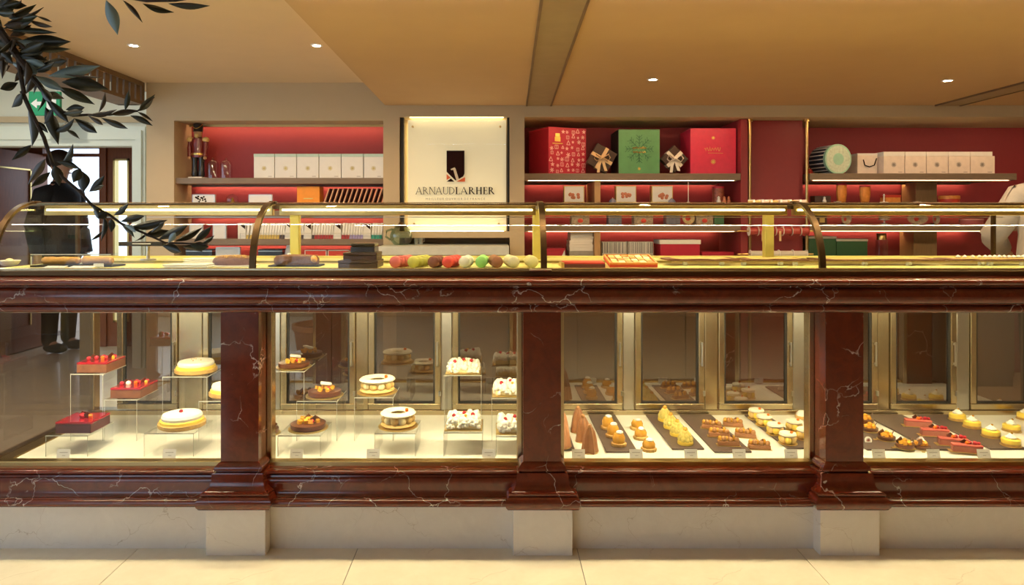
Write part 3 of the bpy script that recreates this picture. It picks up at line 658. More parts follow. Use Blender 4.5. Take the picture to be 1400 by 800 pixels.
# third shelf: slim white tablets with coloured feet
M('tab_white', (.82, .80, .74), .5); bands = {}
for nm, c in (('yellow', (.70, .50, .12)), ('red', (.42, .03, .04)), ('violet', (.40, .34, .62)), ('green', (.03, .36, .26)), ('blackband', (.08, .05, .05))): M('band_' + nm, c, .5)
px = 325.0; i = 0; faced = {326: 0, 388: 1, 416: 1, 456: 1, 498: 1}
while px < 519:
    fc = [f for f in faced if abs(px - f) < 2]
    wpx = 11 if fc else 3.7
    band = 'yellow' if px < 380 else 'blackband' if px < 427 else 'red' if px < 474 else 'violet' if px < 498 else 'green'
    Y = 5.07; x0, x1 = X(px + .25, Y), X(px + wpx - .25, Y); h = Z(305 + (i % 3) * .3, Y) - 1.155; d = .09; lean = .012 if not fc else 0
    x1 = min(x1, -.818 - lean); x0 = min(x0, x1 - .01)
    t = thing('chocolate_tablet', ('wider white chocolate tablet with dark corner facing out of the tablet row' if fc else 'slim white chocolate tablet with %s foot in the tablet row' % {'yellow': 'yellow', 'blackband': 'dark', 'red': 'red', 'violet': 'violet', 'green': 'green'}[band]), 'chocolate bar', ((x0 + x1) / 2, Y, 1.1555), 0, 'slim white tablets on the niche shelf')
    w = x1 - x0; m = MB(); m.prism([(-w / 2, .0), (w / 2, 0), (w / 2 + lean, h), (-w / 2 + lean, h)], 'y', 0, d); m.build('wrapper', 'tab_white', t, smooth=False)
    if fc:
        m = MB(); m.prism([(-w * .4, h * .93), (w * .45, h * .93), (w * .45, h * .6)], 'y', -.001, 0); m.build('corner_print', 'ink', t, smooth=False)
    else:
        m = MB(); m.prism([(-w / 2, .0), (w / 2, 0), (w / 2 + lean * .25, h * .25), (-w / 2 + lean * .25, h * .25)], 'y', -.0012, 0); m.build('foot_band', 'band_' + band, t, smooth=False)
    px += wpx; i += 1
    if 338 < px < 341: px = 341
o = thing('tablet_rail', 'thin clear rail in front of the slim white tablets', 'rail', (-1.35, 5.05, 1.155))
wpart(bx('bar', 'acrylic_edge', (-1.88, -.82, 5.045, 5.05, 1.195, 1.199)), o); wpart(bx('upright', 'acrylic_edge', (-1.88, -1.876, 5.045, 5.05, 1.1555, 1.195)), o); wpart(bx('upright', 'acrylic_edge', (-.824, -.82, 5.045, 5.05, 1.1555, 1.195)), o)
# small glassware on the same shelf nearer the door
for px, lb in ((268, 'small white framed card on the tablet shelf by the niche end'), (300, 'white framed card standing beside the tablets')):
    card(px - 9, px + 9, 306, 5.10, 1.155, lb)
# fourth shelf
M('navy', (.02, .03, .05), .35); M('bright_red', (.62, .05, .03), .45)
t, w, h = gbox('dark_box', 'dark navy box on the lowest niche shelf', 'box', 353, 386, 341, 5.07, .995, .15, 'navy'); child(bx('lid_band', 'steel', (-w / 2 - .001, w / 2 + .001, -.0765, .0765, h * .80, h * .86)), t)
t, w, h = gbox('dark_box', 'dark blue box behind the crumble cake on the lowest niche shelf', 'box', 254, 290, 341, 5.07, .995, .15, 'navy'); child(bx('lid_band', 'steel', (-w / 2 - .001, w / 2 + .001, -.0765, .0765, h * .80, h * .86)), t)
card(295, 328, 338, 5.09, .995, 'large white card beside the dark blue box on the lowest niche shelf')
card(388, 401, 334, 5.09, .995, 'narrow white card leaning between navy box and red boxes', 0, .20)
for px, lb in ((416.5, 'red box with white edges standing nearer the navy box'), (448, 'red box with white edges standing nearer the sign alcove')):
    t, w, h = gbox('red_box', lb, 'box', px, px + 30, 342, 5.07, .995, .12, 'bright_red', 'red boxes with white edges')
    m = MB(); e = .006
    for q in ((-w / 2, w / 2, h - e, h), (-w / 2, -w / 2 + e, 0, h), (w / 2 - e, w / 2, 0, h), (-w / 2, w / 2, 0, e)): m.box(q[0], q[1], -.0615, -.06, q[2], q[3])
    child(m.build('white_edge', 'card_white', smooth=False), t); child(bx('print', 'gold', (-.02, .02, -.0612, -.06, h * .5, h * .54)), t)
# glass jug on the work counter under the sign
t = thing('glass_jug', 'greenish glass jug with a lid on the work counter under the sign', 'jug', (X(547, 4.9), 4.95, 1.1155))
GLASS('green_glass', (.62, .74, .64), .08, 1.5)
m = MB(); m.lathe([(.050, 0), (.075, .03), (.082, .07), (.065, .11), (.045, .13)], 20); m.build('body', 'green_glass', t)
m = MB(); m.lathe([(.048, .13), (.05, .14), (.02, .15), (.012, .165)], 16); m.build('lid', 'bronze', t)
m = MB(); m.tube([(-.06, 0, .115), (-.105, 0, .10), (-.11, 0, .06), (-.075, 0, .035)], .008, 8); m.build('handle', 'green_glass', t)
for px, lb in ((567, 'small white cup on the work counter nearer the jug'), (573.5, 'small white cup on the work counter further from the jug')):
    t = thing('small_cup', lb, 'cup', (X(px, 5.0), 5.10, 1.1155)); m = MB(); m.lathe([(.014, 0), (.017, .045), (.018, .06), (.015, .06), (.013, .012)], 14); m.build('body', 'card_white', t)
    m = MB(); m.tube([(.017, 0, .048), (.027, 0, .04), (.026, 0, .022), (.016, 0, .016)], .003, 6); m.build('handle', 'card_white', t)

# gift boxes on the top right shelf
ZT = rS[0]
M('gift_red', (.50, .012, .045), .45); M('gift_red_bright', (.66, .028, .085), .45); M('gift_green', (.10, .30, .12), .5, ns=20, na=.12); M('print_pink', (.86, .50, .48), .5); M('print_green', (.04, .16, .07), .5); M('choc', (.050, .022, .012), .45); M('ribbon_gold', (.72, .50, .26), .35); M('ribbon_white', (.78, .72, .62), .3)
# box 1: turned so that its plain side shows
Y = 5.40; ang = .42
bw, bd, bh = .34, .34, .364
t = thing('gift_box', 'large red gift box printed with pale christmas shapes, turned sideways', 'gift box', (X(762, 5.5), 5.535, ZT + .0005), ang)
child(bx('body', 'gift_red', (-bw / 2, bw / 2, -bd / 2, bd / 2, 0, bh), bevel=.003), t)
rr = random.Random(5); m = MB()
def star(m, cx, cz, r, n=5, y=-bd / 2):
    p = [(cx + (r if k % 2 == 0 else r * .45) * math.sin(PI * k / n), cz + (r if k % 2 == 0 else r * .45) * math.cos(PI * k / n)) for k in range(2 * n)]; m.prism(p, 'y', y - .0012, y)
cells = [(i, j) for i in range(7) for j in range(8)]
for i, j in cells:
    cx = -bw / 2 + .028 + i * .0475 + rr.uniform(-.008, .008); cz = .026 + j * .0445 + rr.uniform(-.008, .008); r = rr.uniform(.013, .020)
    if 0 <= i <= 2 and 5 <= j <= 7 and not (i == 2 and j == 7): continue
    kd = (i * 3 + j * 5) % 4
    if kd == 0:
        for k in range(3): m.cbox((cx, -bd / 2 - .0006, cz), (2 * r, .0012, r * .32), Matrix.Rotation(k * PI / 3 + .2, 4, 'Y'))
    elif kd == 1: star(m, cx, cz, r)
    elif kd == 2:
        p = [(cx - r * .8, cz - r * .7), (cx + r * .8, cz - r * .7), (cx, cz + r)]
        for a in range(3):
            u, v = Vector(p[a]), Vector(p[(a + 1) % 3]); c = (u + v) / 2; dd = v - u
            m.cbox((c.x, -bd / 2 - .0006, c.y), (dd.length, .0012, .005), Matrix.Rotation(-math.atan2(dd.y, dd.x), 4, 'Y'))
    else:
        for q in ((0, .8, 1.6, .22), (0, -.8, 1.6, .22)): m.cbox((cx + q[0] * r, -bd / 2 - .0006, cz + q[1] * r), (q[2] * r, .0012, q[3] * r))
        for q in (-.8, 0, .8): m.cbox((cx + q * r, -bd / 2 - .0006, cz), (.2 * r, .0012, 1.6 * r))
o = child(m.build('christmas_print', 'print_pink', smooth=False), t); o['kind'] = 'stuff'
m = MB(); m.box(-.115, -.065, -bd / 2 - .0015, -bd / 2, .255, .29); m.box(-.11, -.07, -bd / 2 - .0015, -bd / 2, .292, .318); m.box(-.135, -.045, -bd / 2 - .0015, -bd / 2, .236, .242); child(m.build('gold_print', 'gold', smooth=False), t)
child(bx('lid_seam', 'gift_red_bright', (-bw / 2 - .0015, bw / 2 + .0015, -bd / 2 + .002, bd / 2 - .002, bh - .012, bh + .002)), t)
# green and red boxes
t, w, h = gbox('gift_box', 'large green gift box with a dark snowflake and gold script', 'gift box', 846, 902, 177, 5.36, ZT, .33, 'gift_green')
child(bx('side_sleeve', 'dark', (-w / 2 - .005, -w / 2, -.16, .165, .001, h - .001)), t)
m = MB()
for k in range(8):
    a = k * PI / 4; R_ = .105
    m.cbox((R_ * .58 * math.sin(a), -.1656, h * .56 + R_ * .58 * math.cos(a)), (.007, .0012, R_ * .85), Matrix.Rotation(a, 4, 'Y'))
    for q in (.5, .75, .95):
        for s in (-1, 1): m.cbox((R_ * q * math.sin(a) + s * .012 * math.cos(a), -.1656, h * .56 + R_ * q * math.cos(a) - s * .012 * math.sin(a)), (.005, .0012, .032), Matrix.Rotation(a + s * .8, 4, 'Y'))
o = child(m.build('snowflake_print', 'print_green', smooth=False), t); o['kind'] = 'stuff'
def script(x0, x1, z, amp, y, n, seed, r=.0022):
    q = random.Random(seed); return [(x0 + (x1 - x0) * i / n, y, z + amp * math.sin(i * 1.9 + q.random() * 1.2) * (.5 + .5 * q.random())) for i in range(n + 1)]
m = MB(); m.tube(script(-.055, .055, h * .585, .012, -.166, 26, 1), .0026, 6); m.build('script_upper', 'gold', t)
m = MB(); m.tube(script(-.050, .050, h * .49, .010, -.166, 22, 2), .0026, 6); m.build('script_lower', 'gold', t)
child(emblem(.014).build('emblem', 'gold', loc=(0, -.1656, h * .12)), t)
t, w, h = gbox('gift_box', 'large plain red gift box with gold script and ornament', 'gift box', 945, 1007, 175.5, 5.36, ZT, .33, 'gift_red_bright', rz=-.03)
m = MB(); m.tube(script(-.07, .055, h * .54, .026, -.166, 20, 4), .002, 6); m.build('script', 'gold', t)
m = MB(); m.tube([(-.04, -.166, h * .46), (.075, -.166, h * .455)], .002, 6); m.build('underline', 'gold', t)
child(emblem(.016).build('emblem', 'gold', loc=(0, -.1656, h * .79)), t); child(emblem(.022).build('ornament', 'gold', loc=(0, -.1656, h * .27)), t)
# two small chocolate-brown boxes standing on a corner, tied with ribbon
def corner_box(name, label, px, py, size, ribbon, rot):
    c = P(px, py, 5.36); t = thing(name, label, 'gift box', (c.x, 5.40, ZT + .0005)); hh = c.z - ZT
    R_ = Matrix.Translation((0, 0, hh)) @ Matrix.Rotation(rot, 4, 'Y')
    m = MB(); s = size / 2; m.box(-s, s, -.035, .035, -s, s, R_); b = m.build('body', 'choc', t, smooth=False, bevel=.003)
    m = MB(); m.box(-.014, .014, -.0375, .037, -s - .001, s + .001, R_); m.box(-s - .001, s + .001, -.0375, .037, -.014, .014, R_); m.build('ribbon_band', ribbon, t, smooth=False)
    bow = None
    for sx in (-1, 1):
        m = MB(); pts = [(0, 0), (sx * .05, .030), (sx * .062, .0), (sx * .045, -.022), (0, 0)]
        for a, b2 in zip(pts[:-1], pts[1:]):
            m.add([(a[0], -.04, hh + a[1]), (b2[0], -.052, hh + b2[1]), (b2[0], -.078, hh + b2[1] + .004), (a[0], -.05, hh + a[1] + .004), (a[0], -.041, hh + a[1] - .004), (b2[0], -.053, hh + b2[1] - .004), (b2[0], -.079, hh + b2[1]), (a[0], -.051, hh + a[1])], [(0, 1, 2, 3), (7, 6, 5, 4), (0, 4, 5, 1), (1, 5, 6, 2), (2, 6, 7, 3), (3, 7, 4, 0)])
        o = m.build('bow_loop', ribbon, t)
        m = MB(); e = [(sx * .004, hh), (sx * .020 - .004, hh * .55), (sx * .030, hh * (.10 if sx < 0 else .2))]; wv = .011
        for a, b2 in zip(e[:-1], e[1:]): m.prism([(a[0] - wv, a[1]), (a[0] + wv, a[1]), (b2[0] + wv, b2[1]), (b2[0] - wv, b2[1])], 'y', -.050, -.047)
        m.build('ribbon_tail', ribbon, t, smooth=False)
    m = MB(); m.ball((0, -.056, hh), .012); m.build('knot', ribbon, t)
corner_box('ribboned_box', 'small brown box on its corner tied with a gold satin bow', 823, 216.5, .178, 'ribbon_gold', .52)
corner_box('ribboned_box', 'small brown box on its corner tied with a white satin bow', 922.5, 217.5, .155, 'ribbon_white', .78)
# framed sweet boxes on the shelf below
M('frame_gold', (.62, .46, .16), .35, .7); M('blush', (.62, .22, .12), .6, ns=60, na=.4)
def sweet(px0, px1, pyt, Y, z0, label, group):
    t, w, h = gbox('sweet_box', label, 'box', px0, px1, pyt, Y, z0, .07, 'frame_gold', group)
    child(bx('label_panel', 'card_white', (-w / 2 + .006, w / 2 - .006, -.0365, -.035, .007, h - .007)), t)
    m = MB(); q = random.Random(px0)
    for k in range(7): m.ball((q.uniform(-.22, .22) * w, -.0365, h * (.42 + q.uniform(-.14, .14))), .014, 8, 4, 1, 1, .12)
    o = child(m.build('fruit_print', 'blush'), t); o['kind'] = 'stuff'
for px0, px1, lb in ((771, 799, 'small gold framed box with a fruit picture under the patterned red gift box'), (842, 870, 'small gold framed box with a fruit picture under the green gift box'), (891, 920, 'small gold framed box with a fruit picture under the white bow box')):
    sweet(px0, px1, 254, 5.36, rS[1], lb, 'gold framed sweet boxes')
for px, lb in ((838, 'small blue paper dome before the framed box under the green gift box'), (919, 'small blue paper dome beside the framed box under the white bow box')):
    t = thing('paper_dome', lb, 'ornament', (X(px, 5.3), 5.315, rS[1] + .0005)); m = MB(); m.lathe([(.030, 0), (.026, .015), (.010, .030), (.002, .034)], 10, flute=.05, nf=5); m.build('body', M('slate_blue', (.16, .17, .26), .6), t); m = MB(); m.ball((0, 0, .036), .004); m.build('tip', 'gold', t)
t = thing('figure_tin', 'patterned round tin with a small figure in front on the framed box shelf', 'tin', (X(983, 5.4), 5.42, rS[1] + .0005)); M('tin_red', (.35, .10, .06), .4, ns=60, na=.5)
m = MB(); m.lathe([(.045, 0), (.045, .115)], 20); m.build('can', 'tin_red', t); m = MB(); m.lathe([(.047, .115), (.047, .128), (.044, .13)], 20); m.build('lid', 'gift_red', t)
for k, (dx, dy) in enumerate(((-.015, -.058), (.03, -.055), (.07, -.04))):
    m = MB(); m.lathe([(.016, 0), (.018, .012), (.010, .028), (.012, .04), (.003, .052)], 10, Matrix.Translation((dx, dy, 0))); m.build('charm', 'blush' if k else 'card_white', t)
m = MB(); c = thing('hanging_rod', 'thin white wire standing between the framed box and patterned tin', 'wire', (X(941, 5.3), 5.30, rS[1] + .0005)); m.tube([(0, 0, .006), (0, 0, .16)], .003, 6); m.build('wire', 'card_white', c); m = MB(); m.lathe([(.012, 0), (.012, .006)], 10); m.build('foot', 'card_white', c)
# third right shelf: patterned tins
M('pattern', (.46, .36, .25), .5, ns=70, na=.6); M('blue_tin', (.16, .17, .22), .45, ns=60, na=.4)
for px0, px1, mt, lb in ((781, 806, 'pattern', 'patterned flat tin left of the blue tins under the framed boxes'), (832, 850, 'blue_tin', 'small blue grey patterned tin nearer the oak divider'), (867, 893, 'pattern', 'patterned flat tin with red motif between the two blue tins'), (911, 930, 'blue_tin', 'small blue grey patterned tin nearer the round yellow plate'), (952, 975, 'pattern', 'patterned flat tin beside the dark green small tin'), (977, 990, 'print_green', 'small dark green tin at the end of the tin row')):
    t, w, h = gbox('patterned_tin', lb, 'tin', px0, px1, 293, 5.38, rS[2], .10, mt)
    child(bx('lid', mt, (-w / 2 - .001, w / 2 + .001, -.0515, .0515, h * .72, h * 1.0 + .001), bevel=.002), t)
    if mt == 'pattern':
        m = MB(); m.ball((0, -.050, h * .36), .022, 10, 5, .8, 1, .15); child(m.build('motif', 'bright_red'), t)
t = thing('round_plate', 'small round yellow patterned plate standing upright between the tins', 'plate', (X(941, 5.4), 5.40, rS[2] + .0005))
m = MB(); m.lathe([(.028, 0), (.048, .004), (.050, .010), (.046, .012), (.02, .006)], 20, Matrix.Translation((0, 0, .050)) @ Matrix.Rotation(PI / 2 - .1, 4, 'X')); m.build('dish', M('plate_yellow', (.62, .46, .20), .4, ns=70, na=.5), t)
m = MB(); m.ball((-.005, -.009, .05), .022, 10, 5, 1, 1, .2); m.build('motif', 'bright_red', t)
# lower right shelf
ZB = rS[3]
for k, (y0, y1, mt, lb) in enumerate(((344, 356, 'grey', 'grey box at the bottom of the white box stack'), (335, 344, 'card_white', 'white flat box lying on the grey box'), (329.5, 335, 'card_white', 'white flat box in the middle of the stack beside the oak divider'), (324, 329.5, 'card_white', 'white flat box second from the top of the stack beside the oak divider'), (317, 324, 'card_white', 'white flat box on top of the stack beside the oak divider'))):
    if k == 0: M('grey', (.38, .36, .33), .6); zb = ZB
    Y = 5.36; hh = (356.6 - y0) * Y / F if k == 0 else (y1 - y0) * Y / F
    dx = [0, -.5, -.8, .3, 0][k]
    t = thing('flat_box', lb, 'box', (X(795.3 + dx, Y), Y + .11, zb + .0004)); w = 33 * Y / F / 2 - .002 * k
    child(bx('body', mt, (-w, w, -.11, .11, 0, hh * .58 - .0003), bevel=.002), t); child(bx('lid', mt, (-w - .002, w + .002, -.112, .112, hh * .58, hh - .0006), bevel=.002), t)
    zb += hh
for px0, lb in ((822, 'striped black and white box beside the oak divider'), (858, 'striped black and white box beside the white lidded red box')):
    t, w, h = gbox('striped_box', lb, 'box', px0 + 1, px0 + 35, 331, 5.38, ZB, .14, 'card_white', 'striped boxes'); m = MB(); q = random.Random(px0); x = -w / 2 + .002
    while x < w / 2 - .006:
        b = q.uniform(.003, .008); m.box(x, x + b, -.0712, -.07, h * .38, h - .002); x += b + q.uniform(.004, .008)
    o = child(m.build('stripes', 'navy', smooth=False), t); o['kind'] = 'stuff'
    child(bx('base_band', 'steel', (-w / 2 - .001, w / 2 + .001, -.0715, .0715, 0, h * .36)), t)
t, w, h = gbox('lidded_box', 'deep red box with a thin white lid on the lowest right shelf', 'box', 903, 957, 334, 5.36, ZB, .2, 'gift_red'); child(bx('lid', 'card_white', (-w / 2 - .006, w / 2 + .006, -.106, .106, h, h + .034), bevel=.002), t)
t, w, h = gbox('low_red_box', 'low red box between white lidded box and red panel', 'box', 960, 1003, 345, 5.38, ZB, .2, 'gift_red'); child(bx('lid', 'gift_red', (-w / 2 - .003, w / 2 + .003, -.103, .103, h - .02, h + .002), bevel=.002), t)
t, w, h = gbox('low_red_box', 'dark red box with a slanted white tag behind the bronze rib', 'box', 742, 772, 340, 5.38, ZB, .2, 'gift_red'); child(bx('lid', 'gift_red', (-w / 2 - .003, w / 2 + .003, -.103, .103, h - .02, h + .002), bevel=.002), t)
m = MB(); m.prism([(w * .35, h * .3), (w * .5, h * .9), (w * .52, h * .3)], 'y', -.106, -.104); child(m.build('white_tag', 'card_white', smooth=False), t)

# ribbon spools on brass bars in front of the red panel
M('rib_red', (.42, .05, .045), .4); M('rib_white', (.62, .58, .52), .5)
for (py, mt, xs, lab, nm) in ((316, 'rib_red', [1029, 1041, 1053, 1065, 1075, 1087, 1099], 'red ribbon spool on the upper brass bar before the red panel', 'red ribbon spools'), (347.5, 'rib_white', [1035, 1055, 1074, 1093], 'white ribbon spool on the lower brass bar before the red panel', 'white ribbon spools')):
    zc = Z(py, 5.22); t = thing('spool_bar', 'slim brass bar carrying the %s' % nm, 'rod', (X(1060, 5.22), 5.22, zc)); m = MB(); m.tube([(X(1008, 5.22), 5.22, zc), (X(1112, 5.22), 5.22, zc)], .006, 8); wpart(m.build('bar', 'brass'), t)
    for px in (1025, 1103):
        m = MB(); m.tube([(X(px, 5.3), 5.22, zc), (X(px, 5.3), 5.30, zc)], .005, 8); wpart(m.build('bracket', 'brass'), t)
    wpx = (xs[1] - xs[0]) * .5 - .4
    for k, px in enumerate(xs):
        s = thing('ribbon_spool', lab, 'ribbon spool', (X(px, 5.22), 5.22, zc), 0, nm); hw = wpx * 5.22 / F; R90 = Matrix.Rotation(PI / 2, 4, 'Y')
        r = .028 if mt == 'rib_red' else .026
        m = MB(); m.lathe([(.0065, -hw + .003), (r, -hw + .003), (r, hw - .003), (.0065, hw - .003), (.0065, -hw + .003)], 18, R90, caps=False); m.build('ribbon', mt, s)
        for sg_ in (-1, 1):
            m = MB(); m.lathe([(.0065, -.0015), (r + .008, -.0015), (r + .008, .0015), (.0065, .0015), (.0065, -.0015)], 18, Matrix.Translation((sg_ * (hw - .002), 0, 0)) @ R90, caps=False); m.build('flange', 'card_white' if mt == 'rib_white' else 'rib_red' if sg_ > 0 else 'tab_white', s)
        if k in (1, 3) and mt == 'rib_red':
            m = MB(); m.box(-.010, .006, -r - .001, -r + .001, -.075, .0); m.build('loose_end', 'ribbon_gold', s, smooth=False)

# mint drum, gift bags
t = thing('drum_box', 'round mint green drum box lying on its side with striped body', 'gift box', (X(1131, 5.5), 5.46, ZT + .0005), .20)
M('mint', (.36, .66, .52), .5, ns=20); M('mint_pale', (.62, .74, .62), .5, ns=60, na=.25); r = 20.4 * 5.40 / F
RX90 = Matrix.Translation((0, 0, r)) @ Matrix.Rotation(PI / 2, 4, 'X')
m = MB(); m.lathe([(r * .97, -.10), (r * .97, .08)], 32, RX90); m.build('drum', 'navy', t)
for k in range(22):
    a = 2 * PI * k / 22; m = MB(); m.cbox((r * .975 * math.cos(a), .011, r + r * .975 * math.sin(a)), (.004, .165, .008), Matrix.Rotation(-a, 4, 'Y')); m.build('stripe', 'card_white', t, smooth=False)
m = MB(); m.lathe([(r, .075), (r, .100)], 36, RX90); lid = m.build('lid', 'mint', t)
m = MB(); m.lathe([(r * .90, .100), (r * .90, .1012)], 36, RX90); m.build('print_ring', 'mint_pale', lid)
m = MB(); m.lathe([(r * .40, .1012), (r * .40, .1022)], 24, RX90); m.build('print_disc', 'mint', lid)
m = MB(); m.ball((-r * 1.1 + .006, .0, .027), .026); t2 = thing('red_bauble', 'small shiny red bauble beside the mint drum box', 'ornament', (X(1110.5, 5.45), 5.50, ZT)); m = MB(); m.ball((0, 0, .0265), .026, 14, 8); m.build('ball', M('bauble', (.55, .05, .04), .15), t2); m = MB(); m.lathe([(.006, .052), (.006, .058)], 8); m.build('cap', 'gold', t2)
M('peach_white', (.80, .70, .62), .6); M('peach_side', (.74, .52, .44), .6)
ee = [1208, 1237, 1266.5, 1296.5, 1326.5, 1360.5]
for i in range(5):
    t, w, h = gbox('gift_bag', ['white gift bag with cord handle at the mint drum end of the row', 'white gift bag with round emblem, second from the mint drum', 'white gift bag with round emblem in the middle of the bag row', 'white gift bag with round emblem, second from the free shelf end', 'white gift bag with round emblem nearest the free shelf end'][i], 'gift bag', ee[i] + .4, ee[i + 1] - .4, 213.5 if i < 4 else 213.5, 5.36, ZT, .20, 'peach_white', 'white gift bags on the shelf')
    child(bx('folded_rim', 'card_white', (-w / 2 - .001, w / 2 + .001 - (.02 if i == 4 else 0), -.1005, .1, h + .0003, h + .034), bevel=.001), t)
    child(emblem(.022).build('emblem', 'grey_ink', loc=(-.003, -.1008, h * .52)), t); child(bx('print', 'grey_ink', (w * .2, w * .38, -.1008, -.1, .014, .018)), t)
# bag seen from its side at the start of the row
t = thing('gift_bag', 'white gift bag turned sideways with a cord handle next to the mint drum', 'gift bag', (X(1186, 5.48), 5.52, ZT + .0005), .0)
x0, x1 = X(1171, 5.45) - X(1186, 5.48), X(1203, 5.40) - X(1186, 5.48)
child(bx('body', 'peach_white', (x0, x1, -.085, .10, 0, .155), bevel=.002), t); m = MB(); m.tube([(x0 + .045, -.088, .12), (x0 + .055, -.092, .075), (x0 + .09, -.093, .062), (x0 + .13, -.092, .075), (x0 + .15, -.088, .13)], .004, 6); m.build('cord_handle', 'ink', t)
child(bx('folded_rim', 'card_white', (x0 - .001, x1 + .001, -.086, .101, .1553, .17), bevel=.001), t)
# orange oval tins and other goods on the second right shelf
M('tangerine', (.92, .33, .07), .45, ns=40, na=.25)
for px, py, hh, rz, lb in ((1150.5, 252, .14, .55, 'orange fluted oval tin with a dark rim, taller and nearer the mint drum'), (1182.5, 254.5, .125, .45, 'orange fluted oval tin, shorter, beside the small red box')):
    t = thing('oval_tin', lb, 'tin', (X(px, 5.4), 5.40, rS[1] + .0005), rz); m = MB(); m.lathe([(.024, 0), (.036, .012), (.043, hh * .5), (.043, hh * .9), (.040, hh)], 28, None, 1.05, .75, .03, 14); m.build('body', 'tangerine', t)
    m = MB(); m.lathe([(.045, hh), (.045, hh + .008), (.038, hh + .012)], 28, None, 1.05, .75); m.build('rim', 'gift_red', t)
t, w, h = gbox('card_box', 'dark box with a small pale figure on the shelf under the mint drum', 'box', 1114, 1136, 268, 5.36, rS[1], .08, 'choc'); m = MB(); m.lathe([(.012, .0), (.016, .012), (.008, .03), (.010, .04), (.002, .048)], 10, Matrix.Translation((.005, -.054, 0))); child(m.build('figure', 'card_white'), t)
t, w, h = gbox('small_red_box', 'small orange red box with a white stand before it', 'box', 1211, 1231.5, 267, 5.38, rS[1], .08, 'tangerine'); child(bx('lid', 'bright_red', (-w / 2 - .002, w / 2 + .002, -.042, .042, h - .018, h + .001), bevel=.002), t)
t = thing('cake_stand', 'tiny white pedestal stand before the small orange red box', 'stand', (X(1209, 5.3), 5.305, rS[1] + .0005)); m = MB(); m.lathe([(.032, 0), (.032, .004), (.005, .008), (.005, .05), (.010, .056)], 16); m.build('pedestal', 'card_white', t); m = MB(); m.ball((0, 0, .0605), .006); m.build('finial', 'card_white', t)
t = thing('round_tin', 'low round red striped tin beside the wide oak divider', 'tin', (X(1300, 5.4), 5.42, rS[1] + .0005)); m = MB(); m.lathe([(.070, 0), (.070, .030)], 30, None, 1, 1, .02, 30); m.build('body', 'bright_red', t); m = MB(); m.lathe([(.073, .0302), (.073, .054), (.068, .057)], 30, None, 1, 1, .015, 30); m.build('lid', 'tangerine', t)
for px, lb in ((1146, 'small white saucer in front of the taller orange tin'), (1255, 'small white saucer in front of the wide oak divider')):
    t = thing('saucer', lb, 'saucer', (X(px, 5.3), 5.31, rS[1] + .0005)); m = MB(); m.lathe([(.015, 0), (.028, .005), (.029, .007), (.014, .004)], 18); m.build('dish', 'card_white', t); m = MB(); m.lathe([(.010, .0045), (.010, .012)], 12); m.build('sweet', 'gold', t)
# third right shelf: plates
for px, py0, rx, rz_, lb in ((1255.5, 293, .083, .045, 'large oval patterned plate standing upright before the wide oak divider'), (1281, 293, .030, .045, 'narrow patterned plate turned sideways beside the large oval plate'), (1158, 293, .042, .045, 'round patterned plate standing upright near the bronze rib')):
    t = thing('standing_plate', lb, 'plate', (X(px, 5.4), 5.42, rS[2] + .0005))
    m = MB(); m.lathe([(.5, 0), (.9, .006), (1, .014), (.94, .015), (.5, .006)], 28, Matrix.Translation((0, 0, rz_ + .001)) @ Matrix.Rotation(PI / 2, 4, 'X') @ Matrix.Diagonal((rx, rz_, 1, 1))); m.build('dish', 'pattern', t)
    m = MB(); m.ball((-.01, -.012, rz_), .020, 10, 5, 1, min(1, rx * 12), .2); m.build('motif', 'bright_red', t)
    m = MB(); m.box(-.02, .02, .002, .03, 0, .012); m.build('foot', 'choc', t, smooth=False)
t = thing('cake_stand', 'small silver cake stand with a tart on the plate shelf', 'stand', (X(1209, 5.4), 5.40, rS[2] + .0005)); m = MB(); m.lathe([(.030, 0), (.030, .004), (.006, .010), (.006, .030), (.050, .036), (.050, .040)], 20); m.build('stand', 'steel', t); m = MB(); m.lathe([(.034, .0405), (.042, .055), (.036, .066), (.01, .070)], 20, flute=.04, nf=12); m.build('tart', 'pattern', t)
t = thing('round_tin', 'low round pink ribbed tin on the plate shelf near the free end', 'tin', (X(1330, 5.4), 5.42, rS[2] + .0005)); m = MB(); m.lathe([(.080, 0), (.080, .032)], 40, None, 1, 1, .02, 32); m.build('body', M('pink', (.48, .10, .12), .5), t); m = MB(); m.lathe([(.083, .0322), (.083, .043), (.078, .045)], 40); m.build('lid', M('pink_pale', (.66, .30, .28), .5), t)
t, w, h = gbox('card_box', 'small dark card box behind the bronze rib on the plate shelf', 'box', 1117, 1131, 294, 5.38, rS[2], .08, 'choc'); child(bx('label_panel', 'frame_gold', (-w * .25, w * .25, -.0415, -.04, h * .2, h * .7)), t)
# lowest right shelf
M('deep_green', (.012, .075, .030), .5)
for px0, px1, pt, lb in ((1106, 1143, 323.5, 'dark green box with grey lid, taller, behind the bronze rib'), (1144, 1186, 327, 'dark green box with grey lid, lower, beside the small brass canister')):
    t, w, h = gbox('green_box', lb, 'box', px0, px1, pt + 3, 5.36, ZB, .2, 'deep_green', 'dark green boxes'); child(bx('lid', 'grey', (-w / 2 - .004, w / 2 + .004, -.104, .104, h, h + .018), bevel=.002), t)
t = thing('canister', 'tall glass canister with a brass lid beside the dark green boxes', 'canister', (X(1207, 5.4), 5.42, ZB + .0005)); m = MB(); m.lathe([(.045, 0), (.045, .16)], 20); m.build('jar', 'jar_glass', t); m = MB(); m.lathe([(.036, .1605), (.036, .205), (.032, .21)], 20); m.build('lid', 'brass', t)

